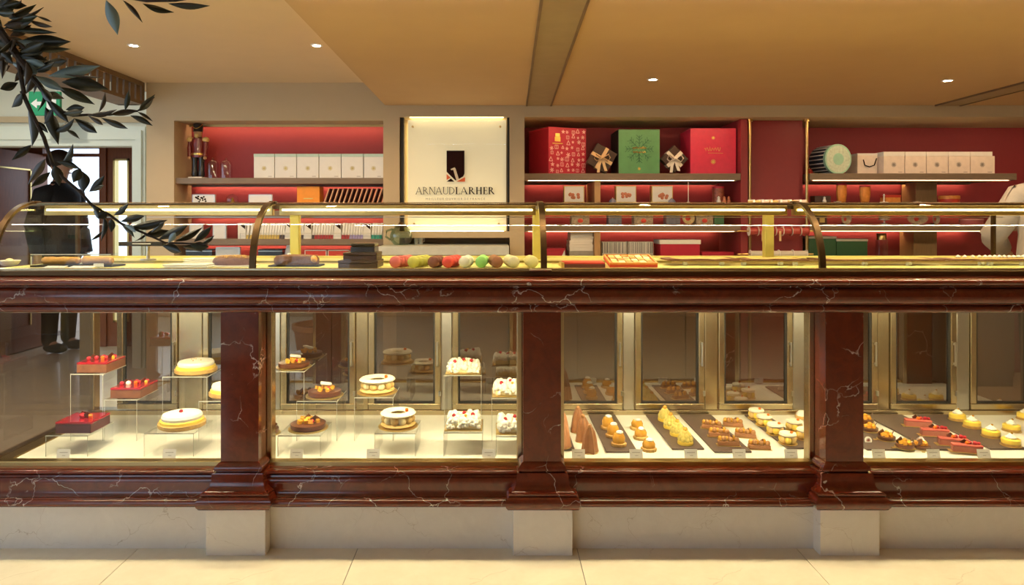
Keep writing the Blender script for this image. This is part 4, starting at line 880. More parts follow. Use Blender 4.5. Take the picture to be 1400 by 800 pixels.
# ================================================================== PASTRIES IN THE LOWER CASE
DZ = .310
M('glaze_red', (.30, .008, .018), .12, coat=.6); M('cocoa', (.20, .075, .035), .55, ns=40, na=.3, bump=.2); M('mousse_dark', (.10, .025, .025), .35); M('raspberry', (.55, .02, .04), .4, ns=120, na=.4, bump=.5); M('mango', (.88, .45, .05), .3); M('orange_jelly', (.85, .18, .02), .25)
M('lemon', (.90, .66, .10), .35, ns=30); M('crust', (.62, .38, .12), .6, ns=50, na=.25, bump=.3); M('meringue', (.88, .85, .76), .5, ns=60, na=.06, bump=.2); M('choco', (.13, .045, .022), .3, coat=.3); M('milk_choco', (.36, .16, .07), .4, ns=40, na=.25); M('pastry', (.74, .50, .18), .55, ns=60, na=.25, bump=.3); M('cream', (.86, .74, .42), .5, ns=40); M('gold_board', (.70, .50, .18), .3, .7); M('caramel', (.72, .36, .05), .2, coat=.5, ns=30, na=.25); M('pistachio_cream', (.66, .54, .14), .5, ns=50, na=.2); M('pink_glaze', (.66, .15, .12), .2, coat=.4); M('hazel', (.42, .20, .07), .45, ns=60, na=.3); M('powder', (.85, .78, .62), .7, ns=80, na=.15)
def rasp(t, x, y, z, r=.010, name='raspberry'):
    m = MB(); m.ball((x, y, z + r * .8), r, 8, 6)
    for k in range(8):
        a = k * 2.4; m.ball((x + r * .75 * math.cos(a), y + r * .75 * math.sin(a), z + r * (.7 + .12 * (k % 4))), r * .36, 5, 4)
    return m.build(name, 'raspberry', t)
def cube(t, x, y, z, s, mat, name, rz=.4, tilt=.3):
    m = MB(); m.cbox((x, y, z + s * .5), (s, s, s), Matrix.Rotation(rz, 4, 'Z') @ Matrix.Rotation(tilt, 4, 'X')); return m.build(name, mat, t, smooth=False, bevel=s * .12)
def plaque(t, x, y, z, s, mat='choco', rz=.3, name='chocolate_plaque'):
    m = MB(); m.cbox((x, y, z + s * .45), (s, .0025, s), Matrix.Rotation(rz, 4, 'Z') @ Matrix.Rotation(.5, 4, 'X') @ Matrix.Rotation(.78, 4, 'Y')); return m.build(name, mat, t, smooth=False)
def stand(label, cx, y0, w, d, h, z0=DZ):
    t = thing('acrylic_stand', label, 'stand', (cx, y0 + d / 2, z0 + .0003), 0, 'clear acrylic cake stands'); e = .004
    m = MB(); m.box(-w / 2, w / 2, -d / 2, d / 2, h - e, h); m.build('top_plate', 'acrylic', t, smooth=False)
    for s in (-1, 1):
        m = MB(); a = s * w / 2; m.box(min(a, a - s * e), max(a, a - s * e), -d / 2, d / 2, 0, h - e); lg = m.build('side_leg', 'acrylic', t, smooth=False)
        m = MB(); m.box(min(a, a - s * e * .45), max(a, a - s * e * .45), -d / 2 - .001, -d / 2, 0, h - e); m.build('polished_edge', 'acrylic_edge', lg, smooth=False)
    m = MB(); m.box(-w / 2, w / 2, -d / 2 - .001, -d / 2, h - e, h); m.build('front_edge', 'acrylic_edge', t, smooth=False)
    s = 1 if cx < 0 else -1
    m = MB(); m.box(min(s * w / 2, s * w / 2 + s * .001), max(s * w / 2, s * w / 2 + s * .001), -d / 2, d / 2, h - e, h); m.build('side_edge', 'acrylic_edge', t, smooth=False)
    return t
def red_cake(label, cx, cy, z, w, d, h, deco):
    t = thing('raspberry_cake', label, 'cake', (cx, cy, z + .0006))
    m = MB(); m.box(-w / 2, w / 2, -d / 2, d / 2, .0, h * .78); m.build('sponge', 'cocoa' if deco != 0 else 'mousse_dark', t, smooth=False, bevel=.002)
    m = MB(); m.box(-w / 2 - .0005, w / 2 + .0005, -d / 2 - .0005, d / 2 + .0005, h * .78, h); m.build('glaze', 'glaze_red', t, smooth=False, bevel=.003)
    if deco == 0:
        for k in range(3): plaque(t, -.005 + .014 * k, .01 - .008 * k, h, .026, rz=.2 * k)
        rasp(t, 0, -.008, h, .012); cube(t, .038, -.012, h, .015, 'orange_jelly', 'orange_cube')
    else:
        for k, (a, b) in enumerate(((-.05, -.02), (-.022, -.005), (.0, .02), (.02, .0), (.045, .03))): rasp(t, a * w / .14, b, h, .009)
        cube(t, .014 * w / .14, -.015, h, .014, 'orange_jelly', 'orange_cube'); cube(t, .05 * w / .14, .01, h, .012, 'mango', 'mango_cube')
        if deco == 2: m = MB(); m.ball((-.020, -.015, h + .006), .012, 8, 5); m.build('cream_dot', 'meringue', t)
        plaque(t, -.045 * w / .14, .012, h, .020); plaque(t, .025, .035, h, .022, rz=.9)
    return t
def lemon_tart(label, cx, cy, z, r, g):
    t = thing('lemon_tart', label, 'tart', (cx, cy, z + .0006))
    m = MB(); m.lathe([(r * .9, 0), (r, .006), (r, .020), (r * .93, .022)], 40, flute=.012, nf=36); m.build('crust', 'crust', t)
    m = MB(); m.lathe([(r * .93, .021), (r * .92, .032), (r * .86, .036)], 32); m.build('lemon_cream', 'lemon', t)
    m = MB(); m.lathe([(r * .84, .036), (r * .86, .046), (r * .80, .056), (r * .5, .062), (r * .1, .063)], 32); m.build('meringue_top', 'meringue', t)
    if g: rasp(t, 0, -.01, .061, .008)
    else:
        for k in range(7): a = k * 2.4; cube(t, .02 * math.cos(a) * (k % 3), .02 * math.sin(a) * (k % 3), .062, .004, 'mango', 'zest')
def choc_tart(label, cx, cy, z, r, v):
    t = thing('chocolate_tart', label, 'tart', (cx, cy, z + .0006))
    m = MB(); m.lathe([(r * 1.14, 0), (r * 1.14, .003)], 32); m.build('gold_board', 'gold_board', t)
    m = MB(); m.lathe([(r * .92, .003), (r, .008), (r, .024), (r * .93, .026)], 36); m.build('crust', 'choco', t)
    m = MB(); m.lathe([(r * .92, .024), (r * .91, .0255)], 32); m.build('ganache', 'milk_choco', t)
    q = random.Random(v * 7 + 1)
    for k in range(9):
        a = k * 2.4 + v; rr = r * .62 * math.sqrt((k + .5) / 9); cube(t, rr * math.cos(a), rr * math.sin(a), .0255, q.uniform(.014, .019), 'mango', 'mango_cube', q.random() * 3)
    rasp(t, r * .3, -r * .3, .030, .009, 'berry')
    if v < 2: m = MB(); m.cbox((.004, .01, .052), (.052, .03, .010), Matrix.Rotation(.2, 4, 'Y') @ Matrix.Rotation(.3, 4, 'Z')); m.build('meringue_shard', 'meringue', t, bevel=.004)
    else: plaque(t, .03, .0, .028, .030); plaque(t, -.01, .02, .028, .03, rz=1.)
def paris_brest(label, cx, cy, z, r):
    t = thing('choux_ring', label, 'cake', (cx, cy, z + .0006))
    m = MB(); m.lathe([(r * 1.12, 0), (r * 1.12, .003)], 32); m.build('gold_board', 'gold_board', t)
    m = MB(); m.torus(r * .70, r * .28, 28, 8, (0, 0, .012), .5); m.build('base_ring', 'pastry', t)
    for k in range(11):
        a = 2 * PI * k / 11; m = MB(); m.ball((r * .72 * math.cos(a), r * .72 * math.sin(a), .034), .0185, 10, 6); m.build('choux_ball', 'cream' if k % 2 else 'pastry', t)
    m = MB(); m.torus(r * .70, r * .30, 32, 8, (0, 0, .058), .42); m.build('top_ring', 'powder', t)
    cube(t, r * .5, -r * .1, .066, .012, 'orange_jelly', 'orange_cube')
def meringue_cake(label, cx, cy, z, w, d, sd):
    t = thing('meringue_cake', label, 'cake', (cx, cy, z + .0006))
    m = MB(); m.box(-w / 2 - .012, w / 2 + .012, -d / 2 - .012, d / 2 + .012, 0, .003); m.build('gold_board', 'gold_board', t, smooth=False)
    m = MB(); m.box(-w / 2 + .004, w / 2 - .004, -d / 2 + .004, d / 2 - .004, .003, .028); m.build('sponge', 'cream', t, smooth=False, bevel=.004)
    q = random.Random(sd); m = MB()
    for k in range(120):
        x, y = q.uniform(-.47, .47) * w, q.uniform(-.47, .47) * d; m.ball((x, y, .030 + q.uniform(0, .012)), q.uniform(.008, .0135), 7, 5, q.uniform(.8, 1.3))
    for k in range(46):
        u = q.uniform(-.5, .5); zz = q.uniform(.010, .032); e = (u * w, -d / 2) if k % 2 else ((w / 2 if k % 4 else -w / 2), u * d); m.ball((e[0], e[1], zz), q.uniform(.006, .010), 6, 5)
    o = m.build('meringue_kisses', 'meringue', t); o['kind'] = 'stuff'
    for x, y in ((-.042, -.03), (.0, .01), (.038, -.012)): rasp(t, x, y, .045, .0085)
    cube(t, .008, -.03, .046, .010, 'mango', 'mango_cube')
ROWS = {0: 2.945, 1: 3.145, 2: 3.345}
def on(rowi, px0, px1, py, sw, label):          # a stand in one of the three depth rows with its top at pixel height py
    Y = ROWS[rowi]; cx = X((px0 + px1) / 2, Y); z = Z(py, Y); w = (px1 - px0) * Y / F
    stand(label, cx - .012 * (1 if cx < -.6 else 0), Y - .095, (w + .004 if sw < 0 else max(w, sw) + .012), .19, z - DZ); return cx, Y, z + .0006, w
c = on(0, 88, 140, 586, .15, 'low clear acrylic stand under the dark sided raspberry cake'); red_cake('square raspberry cake with plain red glaze and dark sides on a low stand', c[0], c[1], c[2], .150, .145, .048, 0)
c = on(1, 118, 160, 505, -1, 'tall clear acrylic stand under the highest raspberry cake'); red_cake('raspberry cake with brown sides on the tallest stand of the three', c[0], c[1], c[2], .134, .16, .047, 1)
c = on(1, 163, 205, 539, -1, 'middle height clear stand under the raspberry cake with a cream dot'); red_cake('raspberry cake topped with berries and a white cream dot', c[0], c[1], c[2], .134, .16, .047, 2)
c = on(2, 240, 296, 509, .16, 'tall clear stand under the highest lemon meringue tart'); lemon_tart('lemon tart with a plain white meringue disc on the tall stand', c[0], c[1], c[2], .098, 0)
c = on(0, 218, 280, 583, .17, 'low clear stand under the lemon tart with a raspberry'); lemon_tart('lemon tart with one raspberry on its white meringue, on a low stand', c[0], c[1], c[2], .096, 1)
c = on(1, 288, 334, 541, -1, 'clear stand half behind the marble pillar under a lemon tart'); lemon_tart('lemon tart half hidden behind the marble pillar', c[0], c[1], c[2], .080, 0)
c = on(2, 379, 425, 502, .15, 'tall clear stand under the highest chocolate tart'); choc_tart('chocolate tart with mango and a white shard on the tall stand', c[0], c[1], c[2], .074, 0)
c = on(1, 419, 469, 541, .15, 'middle height clear stand under the chocolate tart with a white shard'); choc_tart('chocolate tart with mango and a white shard on the middle stand', c[0], c[1], c[2], .075, 1)
c = on(0, 395, 448, 586, .16, 'low clear stand under the chocolate tart with dark plaques'); choc_tart('chocolate tart with mango and dark plaques on the low stand', c[0], c[1], c[2], .074, 2)
choc_tart('chocolate tart lying on the deck half hidden by the pillar', X(364, 3.16), 3.16, DZ, .056, 3)
c = on(1, 492, 540, 536, .15, 'clear stand under the higher cream filled choux ring'); paris_brest('choux ring cake filled with cream on the higher stand', c[0], c[1], c[2], .082)
c = on(0, 520, 569, 583, .16, 'low clear stand under the lower choux ring'); paris_brest('choux ring cake filled with cream on the low stand', c[0], c[1], c[2], .076)
c = on(2, 611, 657, 507, .15, 'tall clear stand under the highest white meringue cake'); meringue_cake('white meringue cake with berries on the tallest clear stand', c[0], c[1], c[2], .145, .15, 1)
c = on(1, 674, 722, 537, .15, 'clear stand beside the marble pillar under a meringue cake'); meringue_cake('white meringue cake on the stand beside the marble pillar', c[0], c[1], c[2], .145, .15, 2)
c = on(0, 612, 657, 582, .15, 'low clear stand under the meringue cake on a gold board'); meringue_cake('white meringue cake on a gold board below the tallest stand', c[0], c[1], c[2], .135, .14, 3)
c = on(0, 680, 728, 587, .15, 'low clear stand beside the pillar under a meringue cake'); meringue_cake('white meringue cake on a low stand against the marble pillar', c[0], c[1], c[2], .140, .14, 4)

# trays running back into the case
def tray(label, pxl, pxr, pyf=616, yb=3.44, mat='slate'):
    z = DZ + .0004; Yf = (EYE - z - .008) * F / (pyf - VY); x0, x1 = X(pxl, Yf), X(pxr, Yf)
    t = thing('serving_tray', label, 'tray', ((x0 + x1) / 2, (Yf + yb) / 2, z)); w, d = (x1 - x0) / 2, (yb - Yf) / 2
    m = MB(); m.box(-w, w, -d, d, 0, .008); m.build('board', mat, t, smooth=False, bevel=.002); m = MB(); m.box(-w + .004, w - .004, -d - .001, -d, .001, .004); m.build('front_lip', mat, t, smooth=False)
tray('dark slate tray beside the pillar under pale brown cones', 752, 786, 614)
tray('dark slate tray under the orange domes', 829, 872, 617)
tray('dark slate tray under the yellow petal cakes', 919, 963, 613)
tray('dark slate tray under the inner chocolate hazelnut bars', 977, 1028, 617)
tray('dark slate tray under the small choux rings', 1076, 1112, 612)
tray('dark slate tray under the chocolate mango tartlets', 1186, 1246, 614)
tray('dark slate tray under the pink raspberry bars', 1272, 1332, 614)
tray('dark slate tray under the yellow lemon cakes', 1354, 1404, 613)
TZ = DZ + .0092; WZ = DZ + .0006
def row(proto, spots, z, label, group, rz=0, jit=.15):
    first = [True]
    for i, (px, py) in enumerate(spots):
        p = onz(px, py, z); place(proto, i > 0, p, rz + random.uniform(-jit, jit), label, group)
# chocolate cones
def cone_proto(mat):
    t = thing('chocolate_cone', '', 'pastry'); m = MB(); m.lathe([(.031, 0), (.033, .004), (.030, .02), (.026, .055), (.020, .085), (.012, .103), (.006, .112)], 30, flute=.20, nf=5); m.build('cone', mat, t)
    m = MB(); m.ball((.0, -.006, .113), .0095, 8, 6); m.build('hazelnut', 'hazel', t); m = MB(); m.lathe([(.036, 0), (.036, .002)], 20); m.build('card', 'gold_board', t); return t
row(cone_proto('milk_choco'), [(790, 590), (797, 603), (806, 618)], WZ, 'tall draped milk chocolate cone on the white deck beside the pillar tray', 'chocolate cones')
row(cone_proto(M('peach_choco', (.60, .30, .16), .35)), [(769, 611), (767, 594)], TZ, 'tall pale brown cone on the slate tray beside the pillar', 'pale cones')
def dome_proto(h):
    t = thing('caramel_dome', '', 'pastry'); m = MB(); m.lathe([(.031, 0), (.033, .004), (.032, .012), (.026, .014)], 26, flute=.04, nf=13); m.build('biscuit', 'crust', t)
    m = MB(); m.lathe([(.024, .012), (.027, .020), (.027, h * .6), (.020, h * .85), (.008, h * .92)], 20); m.build('dome', 'caramel', t)
    m = MB(); m.ball((.003, -.003, h * .93), .016, 10, 6, .55); m.build('cream_cap', 'meringue', t); return t
row(dome_proto(.062), [(831, 586), (838, 597), (846, 609)], TZ, 'orange caramel dome with white cream cap on the slate tray', 'caramel domes on slate')
row(dome_proto(.050), [(871, 587), (876, 600), (887, 616)], WZ, 'lower orange caramel dome with cream cap on the white deck', 'caramel domes on the deck')
def petal_proto():
    t = thing('petal_cake', '', 'pastry'); m = MB(); m.lathe([(.032, 0), (.034, .005), (.033, .014), (.026, .016)], 26); m.build('biscuit', 'lemon', t)
    for ring, (n, rr, zz) in enumerate(((9, .024, .022), (7, .018, .036), (4, .009, .048))):
        m = MB()
        for k in range(n): a = 2 * PI * k / n + ring * .4; m.ball((rr * math.cos(a), rr * math.sin(a), zz), .0105, 7, 5, 1.3)
        o = m.build('cream_petals', 'pistachio_cream', t); o['kind'] = 'stuff'
    m = MB(); m.ball((0, 0, .064), .010, 8, 6); m.build('hazelnut', 'caramel', t); return t
row(petal_proto(), [(909, 575), (917, 585), (926, 595), (937, 607)], TZ, 'yellow petal cake with piped cream and caramel nut on the slate tray', 'yellow petal cakes')
def bar_proto():
    t = thing('hazelnut_bar', '', 'pastry'); m = MB(); m.box(-.050, .050, -.018, .018, 0, .002); m.build('gold_board', 'gold_board', t, smooth=False)
    m = MB(); m.box(-.045, .045, -.015, .015, .002, .020); m.build('bar', 'milk_choco', t, smooth=False, bevel=.003)
    for k in range(6):
        m = MB(); m.ball((-.034 + .0136 * k, .006 * (-1) ** k, .026 + .004 * (k % 3 == 1)), .0105, 9, 6, 1.25); m.build('hazelnut', 'hazel' if k % 2 else 'caramel', t)
    plaque(t, .012, .002, .024, .020, 'choco')
    return t
row(bar_proto(), [(973, 586), (983, 597), (996, 609)], TZ, 'chocolate hazelnut bar with piped points on the slate tray', 'hazelnut bars on slate', -.25)
row(bar_proto(), [(1002, 583), (1019, 598), (1038, 614)], WZ, 'chocolate hazelnut bar with piped points on the white deck', 'hazelnut bars on the deck', -.25)
def ring_proto():
    t = thing('small_choux_ring', '', 'pastry'); m = MB(); m.lathe([(.040, 0), (.040, .002)], 24); m.build('gold_board', 'gold_board', t)
    for k in range(7): a = 2 * PI * k / 7; m = MB(); m.ball((.024 * math.cos(a), .024 * math.sin(a), .019), .0145, 9, 6, 1.2); m.build('choux_ball', 'lemon' if k % 2 else 'pastry', t)
    m = MB(); m.lathe([(.010, .034), (.034, .034), (.037, .040), (.033, .047), (.012, .049)], 24); m.build('top_disc', 'powder', t)
    cube(t, .012, -.014, .048, .009, 'orange_jelly', 'orange_cube'); return t
row(ring_proto(), [(1034, 572), (1045, 581), (1060, 593), (1077, 606), (1086, 588), (1101, 600)], TZ, 'small cream choux ring with orange cube on the slate tray', 'small choux rings')
t = thing('lemon_meringue_tartlet', 'single lemon meringue tartlet at the back beside the small choux rings', 'pastry', onz(1097, 572, WZ))
m = MB(); m.lathe([(.030, 0), (.034, .004), (.034, .016)], 26); m.build('crust', 'crust', t); m = MB(); m.lathe([(.030, .016), (.028, .026), (.018, .036), (.004, .040)], 20); m.build('meringue_top', 'meringue', t)
def tartlet_proto():
    t = thing('chocolate_tartlet', '', 'pastry'); m = MB(); m.lathe([(.040, 0), (.040, .002)], 24); m.build('gold_board', 'gold_board', t)
    m = MB(); m.box(-.058, -.036, -.006, .006, 0, .002); m.build('board_tab', 'gold_board', t, smooth=False)
    m = MB(); m.lathe([(.033, .002), (.036, .006), (.036, .016), (.032, .017)], 26); m.build('crust', 'choco', t)
    q = random.Random(4)
    for k in range(6): a = 2 * PI * k / 6; cube(t, .018 * math.cos(a), .018 * math.sin(a), .016, .014, 'mango', 'mango_cube', k)
    cube(t, 0, 0, .026, .013, 'mango', 'mango_cube'); plaque(t, -.02, .008, .018, .028); plaque(t, .024, -.004, .018, .026, rz=1.); return t
row(tartlet_proto(), [(1183, 577), (1189, 589), (1212, 601), (1237, 612)], TZ, 'chocolate tartlet with mango cubes and dark shards on the slate tray', 'chocolate mango tartlets')
p = onz(1259, 613, WZ); tp = place([o for o in bpy.data.objects if o.name == 'chocolate_tartlet'][0], True, p, 1.2, 'chocolate mango tartlet behind a price card between two slate trays', 'single tartlet')
def pink_proto():
    t = thing('raspberry_bar', '', 'pastry'); m = MB(); m.box(-.068, .064, -.020, .020, 0, .002); m.build('gold_board', 'gold_board', t, smooth=False)
    m = MB(); m.box(-.056, .056, -.015, .015, .002, .024); m.build('sponge', M('pink_sponge', (.42, .14, .10), .5), t, smooth=False, bevel=.002)
    m = MB(); m.box(-.057, .057, -.0155, .0155, .024, .034); m.build('glaze', 'pink_glaze', t, smooth=False, bevel=.004)
    rasp(t, .030, 0, .033, .009); rasp(t, .012, .003, .033, .008); rasp(t, .045, .002, .033, .007); cube(t, .0, -.004, .033, .012, 'orange_jelly', 'orange_cube'); plaque(t, -.012, .004, .033, .022); return t
row(pink_proto(), [(1255, 583), (1278, 596), (1303, 609), (1322, 618)], TZ, 'pink glazed raspberry bar with dark plaque on the slate tray', 'pink raspberry bars', -.22, .05)
def lemon_cake_proto():
    t = thing('lemon_cake', '', 'pastry'); m = MB(); m.lathe([(.040, 0), (.040, .002)], 24); m.build('gold_board', 'gold_board', t)
    m = MB(); m.lathe([(.033, .002), (.036, .006), (.036, .012)], 24); m.build('biscuit', 'crust', t); m = MB(); m.lathe([(.035, .012), (.036, .016), (.035, .028), (.031, .031)], 26); m.build('lemon_glaze', 'lemon', t)
    m = MB(); m.lathe([(.020, .031), (.022, .037), (.014, .042), (.010, .048), (.003, .052)], 18, flute=.08, nf=6); m.build('cream_rosette', 'meringue', t); cube(t, .003, -.002, .050, .007, 'caramel', 'nut'); return t
lcp = lemon_cake_proto()
row(lcp, [(1309, 574), (1329, 584), (1355, 597), (1382, 609)], TZ, 'yellow lemon cake with a white cream rosette on the slate tray', 'lemon cakes on slate')
for px, py in ((1383, 589), (1402, 573)): place(lcp, True, onz(px, py, WZ), 0, 'yellow lemon cake with a white rosette on the white deck', 'lemon cakes on the deck')
o = thing('round_seal_card', 'small round white card with a red seal near the pillar', 'card', onz(1187, 607, WZ)); m = MB(); m.lathe([(.016, -.0008), (.016, .0008)], 18, Matrix.Translation((0, 0, .0162)) @ Matrix.Rotation(PI / 2 - .25, 4, 'X')); m.build('disc', 'card_white', o); child(emblem(.011).build('seal', 'tin_red', loc=(0, -.0018, .0162)), o)
# price cards
pl = ['before the dark sided raspberry cake', 'before the lemon tart with a raspberry', 'before the chocolate tart with dark plaques', 'before the choux ring on the low stand', 'before the white meringue cakes', 'before the chocolate cones', 'between the orange domes and the lower domes', 'before the yellow petal cakes', 'before the hazelnut bars', 'before the small choux rings', 'before the round seal card', 'before the single tartlet', 'before the pink raspberry bars']
for px, lb in zip((86, 231, 405, 510, 668, 791, 870, 945, 1011, 1082, 1202, 1277, 1346), pl):
    Y = 2.825; t = thing('price_card', 'small white price card ' + lb, 'price card', (X(px, Y), Y, WZ)); w, h = .027, .037; R_ = Matrix.Rotation(-.22, 4, 'X')
    m = MB(); m.box(-w, w, -.0006, .0006, 0, h, R_); m.build('card', 'card_white', t, smooth=False)
    m = MB(); m.box(-w * .62, w * .62, -.0012, -.0006, h * .62, h * .69, R_); m.build('name_line', 'faint_ink', t, smooth=False)
    m = MB(); m.box(-w * .18, w * .32, -.0012, -.0006, h * .30, h * .36, R_); m.build('price_line', 'faint_ink', t, smooth=False)
    m = MB(); m.box(-w * .5, w * .5, .0006, .014, 0, .003); m.build('foot', 'acrylic_edge', t, smooth=False)

# ================================================================== IN THE GLASS CASE ON TOP
CZ = 1.1005
# macarons in rows
mc = {}
def macaron(cname, col):
    t = thing('macaron', '', 'macaron'); r = .0245; M('mac_' + cname, col, .55, ns=60, na=.08); M('fill_' + cname, tuple(c * .45 for c in col), .5)
    for s, a in ((1, 0), (-1, 0)):
        m = MB(); m.lathe([(r * .96, .0045), (r, .0065), (r * .97, .010), (r * .8, .0145), (r * .4, .0168), (r * .05, .0172)], 20, Matrix.Translation((0, 0, r)) @ Matrix.Rotation(PI / 2 * s, 4, 'X')); m.build('shell', 'mac_' + cname, t)
    m = MB(); m.lathe([(r * .93, -.0046), (r * .93, .0046)], 18, Matrix.Translation((0, 0, r)) @ Matrix.Rotation(PI / 2, 4, 'X')); m.build('filling', 'fill_' + cname, t); return t
for px, cn, col, n, ang, lb in ((541, 'pink', (.60, .13, .12), 4, -.42, 'pink'), (565.5, 'lime', (.52, .50, .10), 4, -.40, 'lime yellow'), (593, 'brown', (.17, .05, .03), 3, -.25, 'dark brown'), (612.5, 'red', (.62, .06, .05), 4, -.30, 'red'), (635.5, 'white', (.70, .68, .58), 3, -.15, 'white'), (658, 'green', (.24, .55, .15), 4, -.05, 'green'), (679.5, 'choc', (.26, .10, .05), 4, .12, 'milk chocolate'), (702, 'cream', (.66, .60, .38), 4, .15, 'cream'), (728, 'pale', (.68, .62, .28), 3, .1, 'pale yellow')):
    pr = macaron(cn, col); x0 = X(px, 2.815)
    for k in range(n):
        dd = .0352 * k; place(pr, k > 0, (x0 - dd * math.sin(ang), 2.815 + dd * math.cos(ang), CZ), ang * .35, '%s macaron standing on edge in its row' % lb, '%s macarons' % lb)
# black boxes
zb = CZ
for a, b, hh, mt, lb, d in ((462, 516, .031, 'choc', 'long dark brown box at the bottom of the stack beside the macarons', .15), (469, 515, .033, 'choc', 'dark brown box in the middle of the stack beside the macarons', .13), (479, 512, .038, 'nut_black', 'small black padded box on top of the dark brown boxes', .10)):
    Y = 2.80; w = (b - a) * Y / F / 2; t = thing('brown_box', lb, 'box', (X((a + b) / 2, Y), Y + d / 2 + .002, zb + .0003)); child(bx('body', mt, (-w, w, -d / 2, d / 2, 0, hh * .6 - .0005), bevel=.002), t); child(bx('lid', mt, (-w - .001, w + .001, -d / 2 - .001, d / 2 + .001, hh * .6, hh - .0006), bevel=.003 if mt == 'choc' else .008), t); zb += hh
# cake logs under clear cover, crumb cake, loaf
def log(t, x0, x1, y, r, mat, name, z=.008, seed=1):
    q = random.Random(seed); n = 14; m = MB(); m.tube([(x0 + (x1 - x0) * i / n, y + q.uniform(-.002, .002), z + r) for i in range(n + 1)], [r * .55] + [r * q.uniform(.9, 1.03) for _ in range(n - 1)] + [r * .55], 12); return m.build(name, mat, t)
M('brioche', (.70, .36, .08), .45, ns=30, na=.35, bump=.3); M('loaf', (.20, .085, .05), .6, ns=50, na=.35, bump=.5); M('crumble', (.55, .34, .12), .8, ns=60, na=.5, bump=.8)
Y = 2.90; t = thing('cake_tray', 'golden brown cake logs under a clear cover on a dark board', 'cake', (X(106, Y), Y, CZ + .0004)); w = 54 * Y / F
m = MB(); m.box(-w, w * 1.03, -.05, .06, 0, .007); m.build('board', 'dark', t, smooth=False)
log(t, -w * .88, w * .10, -.005, .017, 'brioche', 'cake_log', .007, 1); log(t, w * .14, w * .92, -.005, .018, 'brioche', 'cake_log', .007, 2)
for q in ((-w, w, -.048, -.046, .007, .052), (-w, w, .056, .058, .007, .052), (-w, -w + .002, -.046, .056, .007, .052), (w - .002, w, -.046, .056, .007, .052), (-w, w, -.048, .058, .052, .054)): m = MB(); m.box(*q); m.build('cover_panel', 'acrylic', t, smooth=False)
m = MB(); m.box(-w, w, -.049, -.048, .050, .0545); m.build('cover_edge', 'acrylic_edge', t, smooth=False)
m = MB(); m.box(w * .6, w * .85, -.056, -.054, .001, .016); m.build('tag', 'card_white', t, smooth=False)
for k, (px, hw, lb) in enumerate(((75, 14, 'white paper strip on the deck before the cake logs near the left end'), (112, 16, 'white paper strip on the deck before the middle of the cake logs'))):
    o = thing('paper_strip', lb, 'paper', (X(px, 2.80), 2.80, CZ)); w2 = hw * 2.8 / F; m = MB(); m.add([(-w2, -.02, 0), (w2, -.02, 0), (w2, .02, .006), (-w2, .02, .006), (-w2, -.02, .002), (w2, -.02, .002), (w2, .02, .008), (-w2, .02, .008)], [(0, 3, 2, 1), (4, 5, 6, 7), (0, 1, 5, 4), (1, 2, 6, 5), (2, 3, 7, 6), (3, 0, 4, 7)]); m.build('sheet', 'card_white', o, smooth=False); m = MB(); m.box(-w2 * .6, w2 * .6, -.021, -.020, .0, .0018); m.build('print', 'grey_ink', o, smooth=False)
Y = 2.86
t = thing('crumble_cake', 'brown crumble topped cake loaf on a white tray', 'cake', (X(312, Y), Y + .06, CZ + .0004)); w = 29 * Y / F
m = MB(); m.box(-w * 1.05, w * 1.05, -.06, .06, 0, .005); m.build('tray', 'card_white', t, smooth=False)
m = MB(); m.lathe([(.95, .005), (1, .02), (.92, .034), (.7, .042), (.1, .044)], 26, Matrix.Diagonal((w, .052, 1, 1))); m.build('loaf', 'loaf', t)
q = random.Random(9); m = MB()
for k in range(150):
    a, r_ = q.random() * 2 * PI, math.sqrt(q.random()) * .92; m.ball((w * r_ * math.cos(a), .05 * r_ * math.sin(a), .0425 - .012 * r_ ** 4 - (.01 if r_ > .85 else 0)), q.uniform(.003, .006), 5, 3)
o = m.build('crumble', 'crumble', t); o['kind'] = 'stuff'
t = thing('glazed_loaf', 'dark brown glazed cake loaf with clear band beside the crumble cake', 'cake', (X(400, Y), Y + .06, CZ + .0004)); w = 34 * Y / F
m = MB(); m.box(-w * 1.02, w * 1.02, -.05, .055, 0, .006); m.build('board', 'dark', t, smooth=False)
m = MB(); m.lathe([(.96, .006), (1, .016), (1, .032), (.9, .044), (.5, .049), (.1, .0495)], 28, Matrix.Diagonal((w * .93, .046, 1, 1))); m.build('loaf', 'loaf', t)
m = MB(); m.box(-w * .93, w * .93, -.0505, -.0485, .006, .046); m.build('clear_band', 'acrylic', t, smooth=False)
m = MB(); m.ball((-w * .3, -.005, .050), .009, 8, 5, .5); m.build('nut', 'card_white', t); m = MB(); m.ball((w * .75, -.02, .03), .016, 8, 6); m.build('fruit', 'mango', t)
# white papers, dish, pole display
for px0, px1, Y, z, lb in ((222, 282, 2.80, 0, 'flat white paper bag on the deck beside the crumble cake'), (250, 293, 2.98, 0, 'folded white napkin stack behind the crumble cake')):
    o = thing('white_paper', lb, 'paper', ((X(px0, Y) + X(px1, Y)) / 2, Y + .05, CZ + .0004)); w = (X(px1, Y) - X(px0, Y)) / 2
    nl = 2 if px0 == 222 else 4
    for k in range(nl):
        m = MB(); e = .003 * (-1) ** k; m.box(-w + e, w + e, -.045, .045, k * .007, k * .007 + .0066); m.build('sheet', 'card_white', o, smooth=False, bevel=.0025)
o = thing('round_dish', 'small white dish in the corner of the glass case', 'dish', (X(6, 2.9), 2.93, CZ + .0004)); m = MB(); m.lathe([(.02, 0), (.03, .004), (.042, .022), (.040, .024), (.018, .006)], 22); m.build('dish', 'card_white', o); m = MB(); m.ball((0, 0, .018), .018, 10, 6, .8); m.build('sweet', 'cream', o)
o = thing('pole_display', 'black pole display of the till on a slim stand behind the glass case', 'till display', (X(214, 3.30), 3.22, CZ + .008))
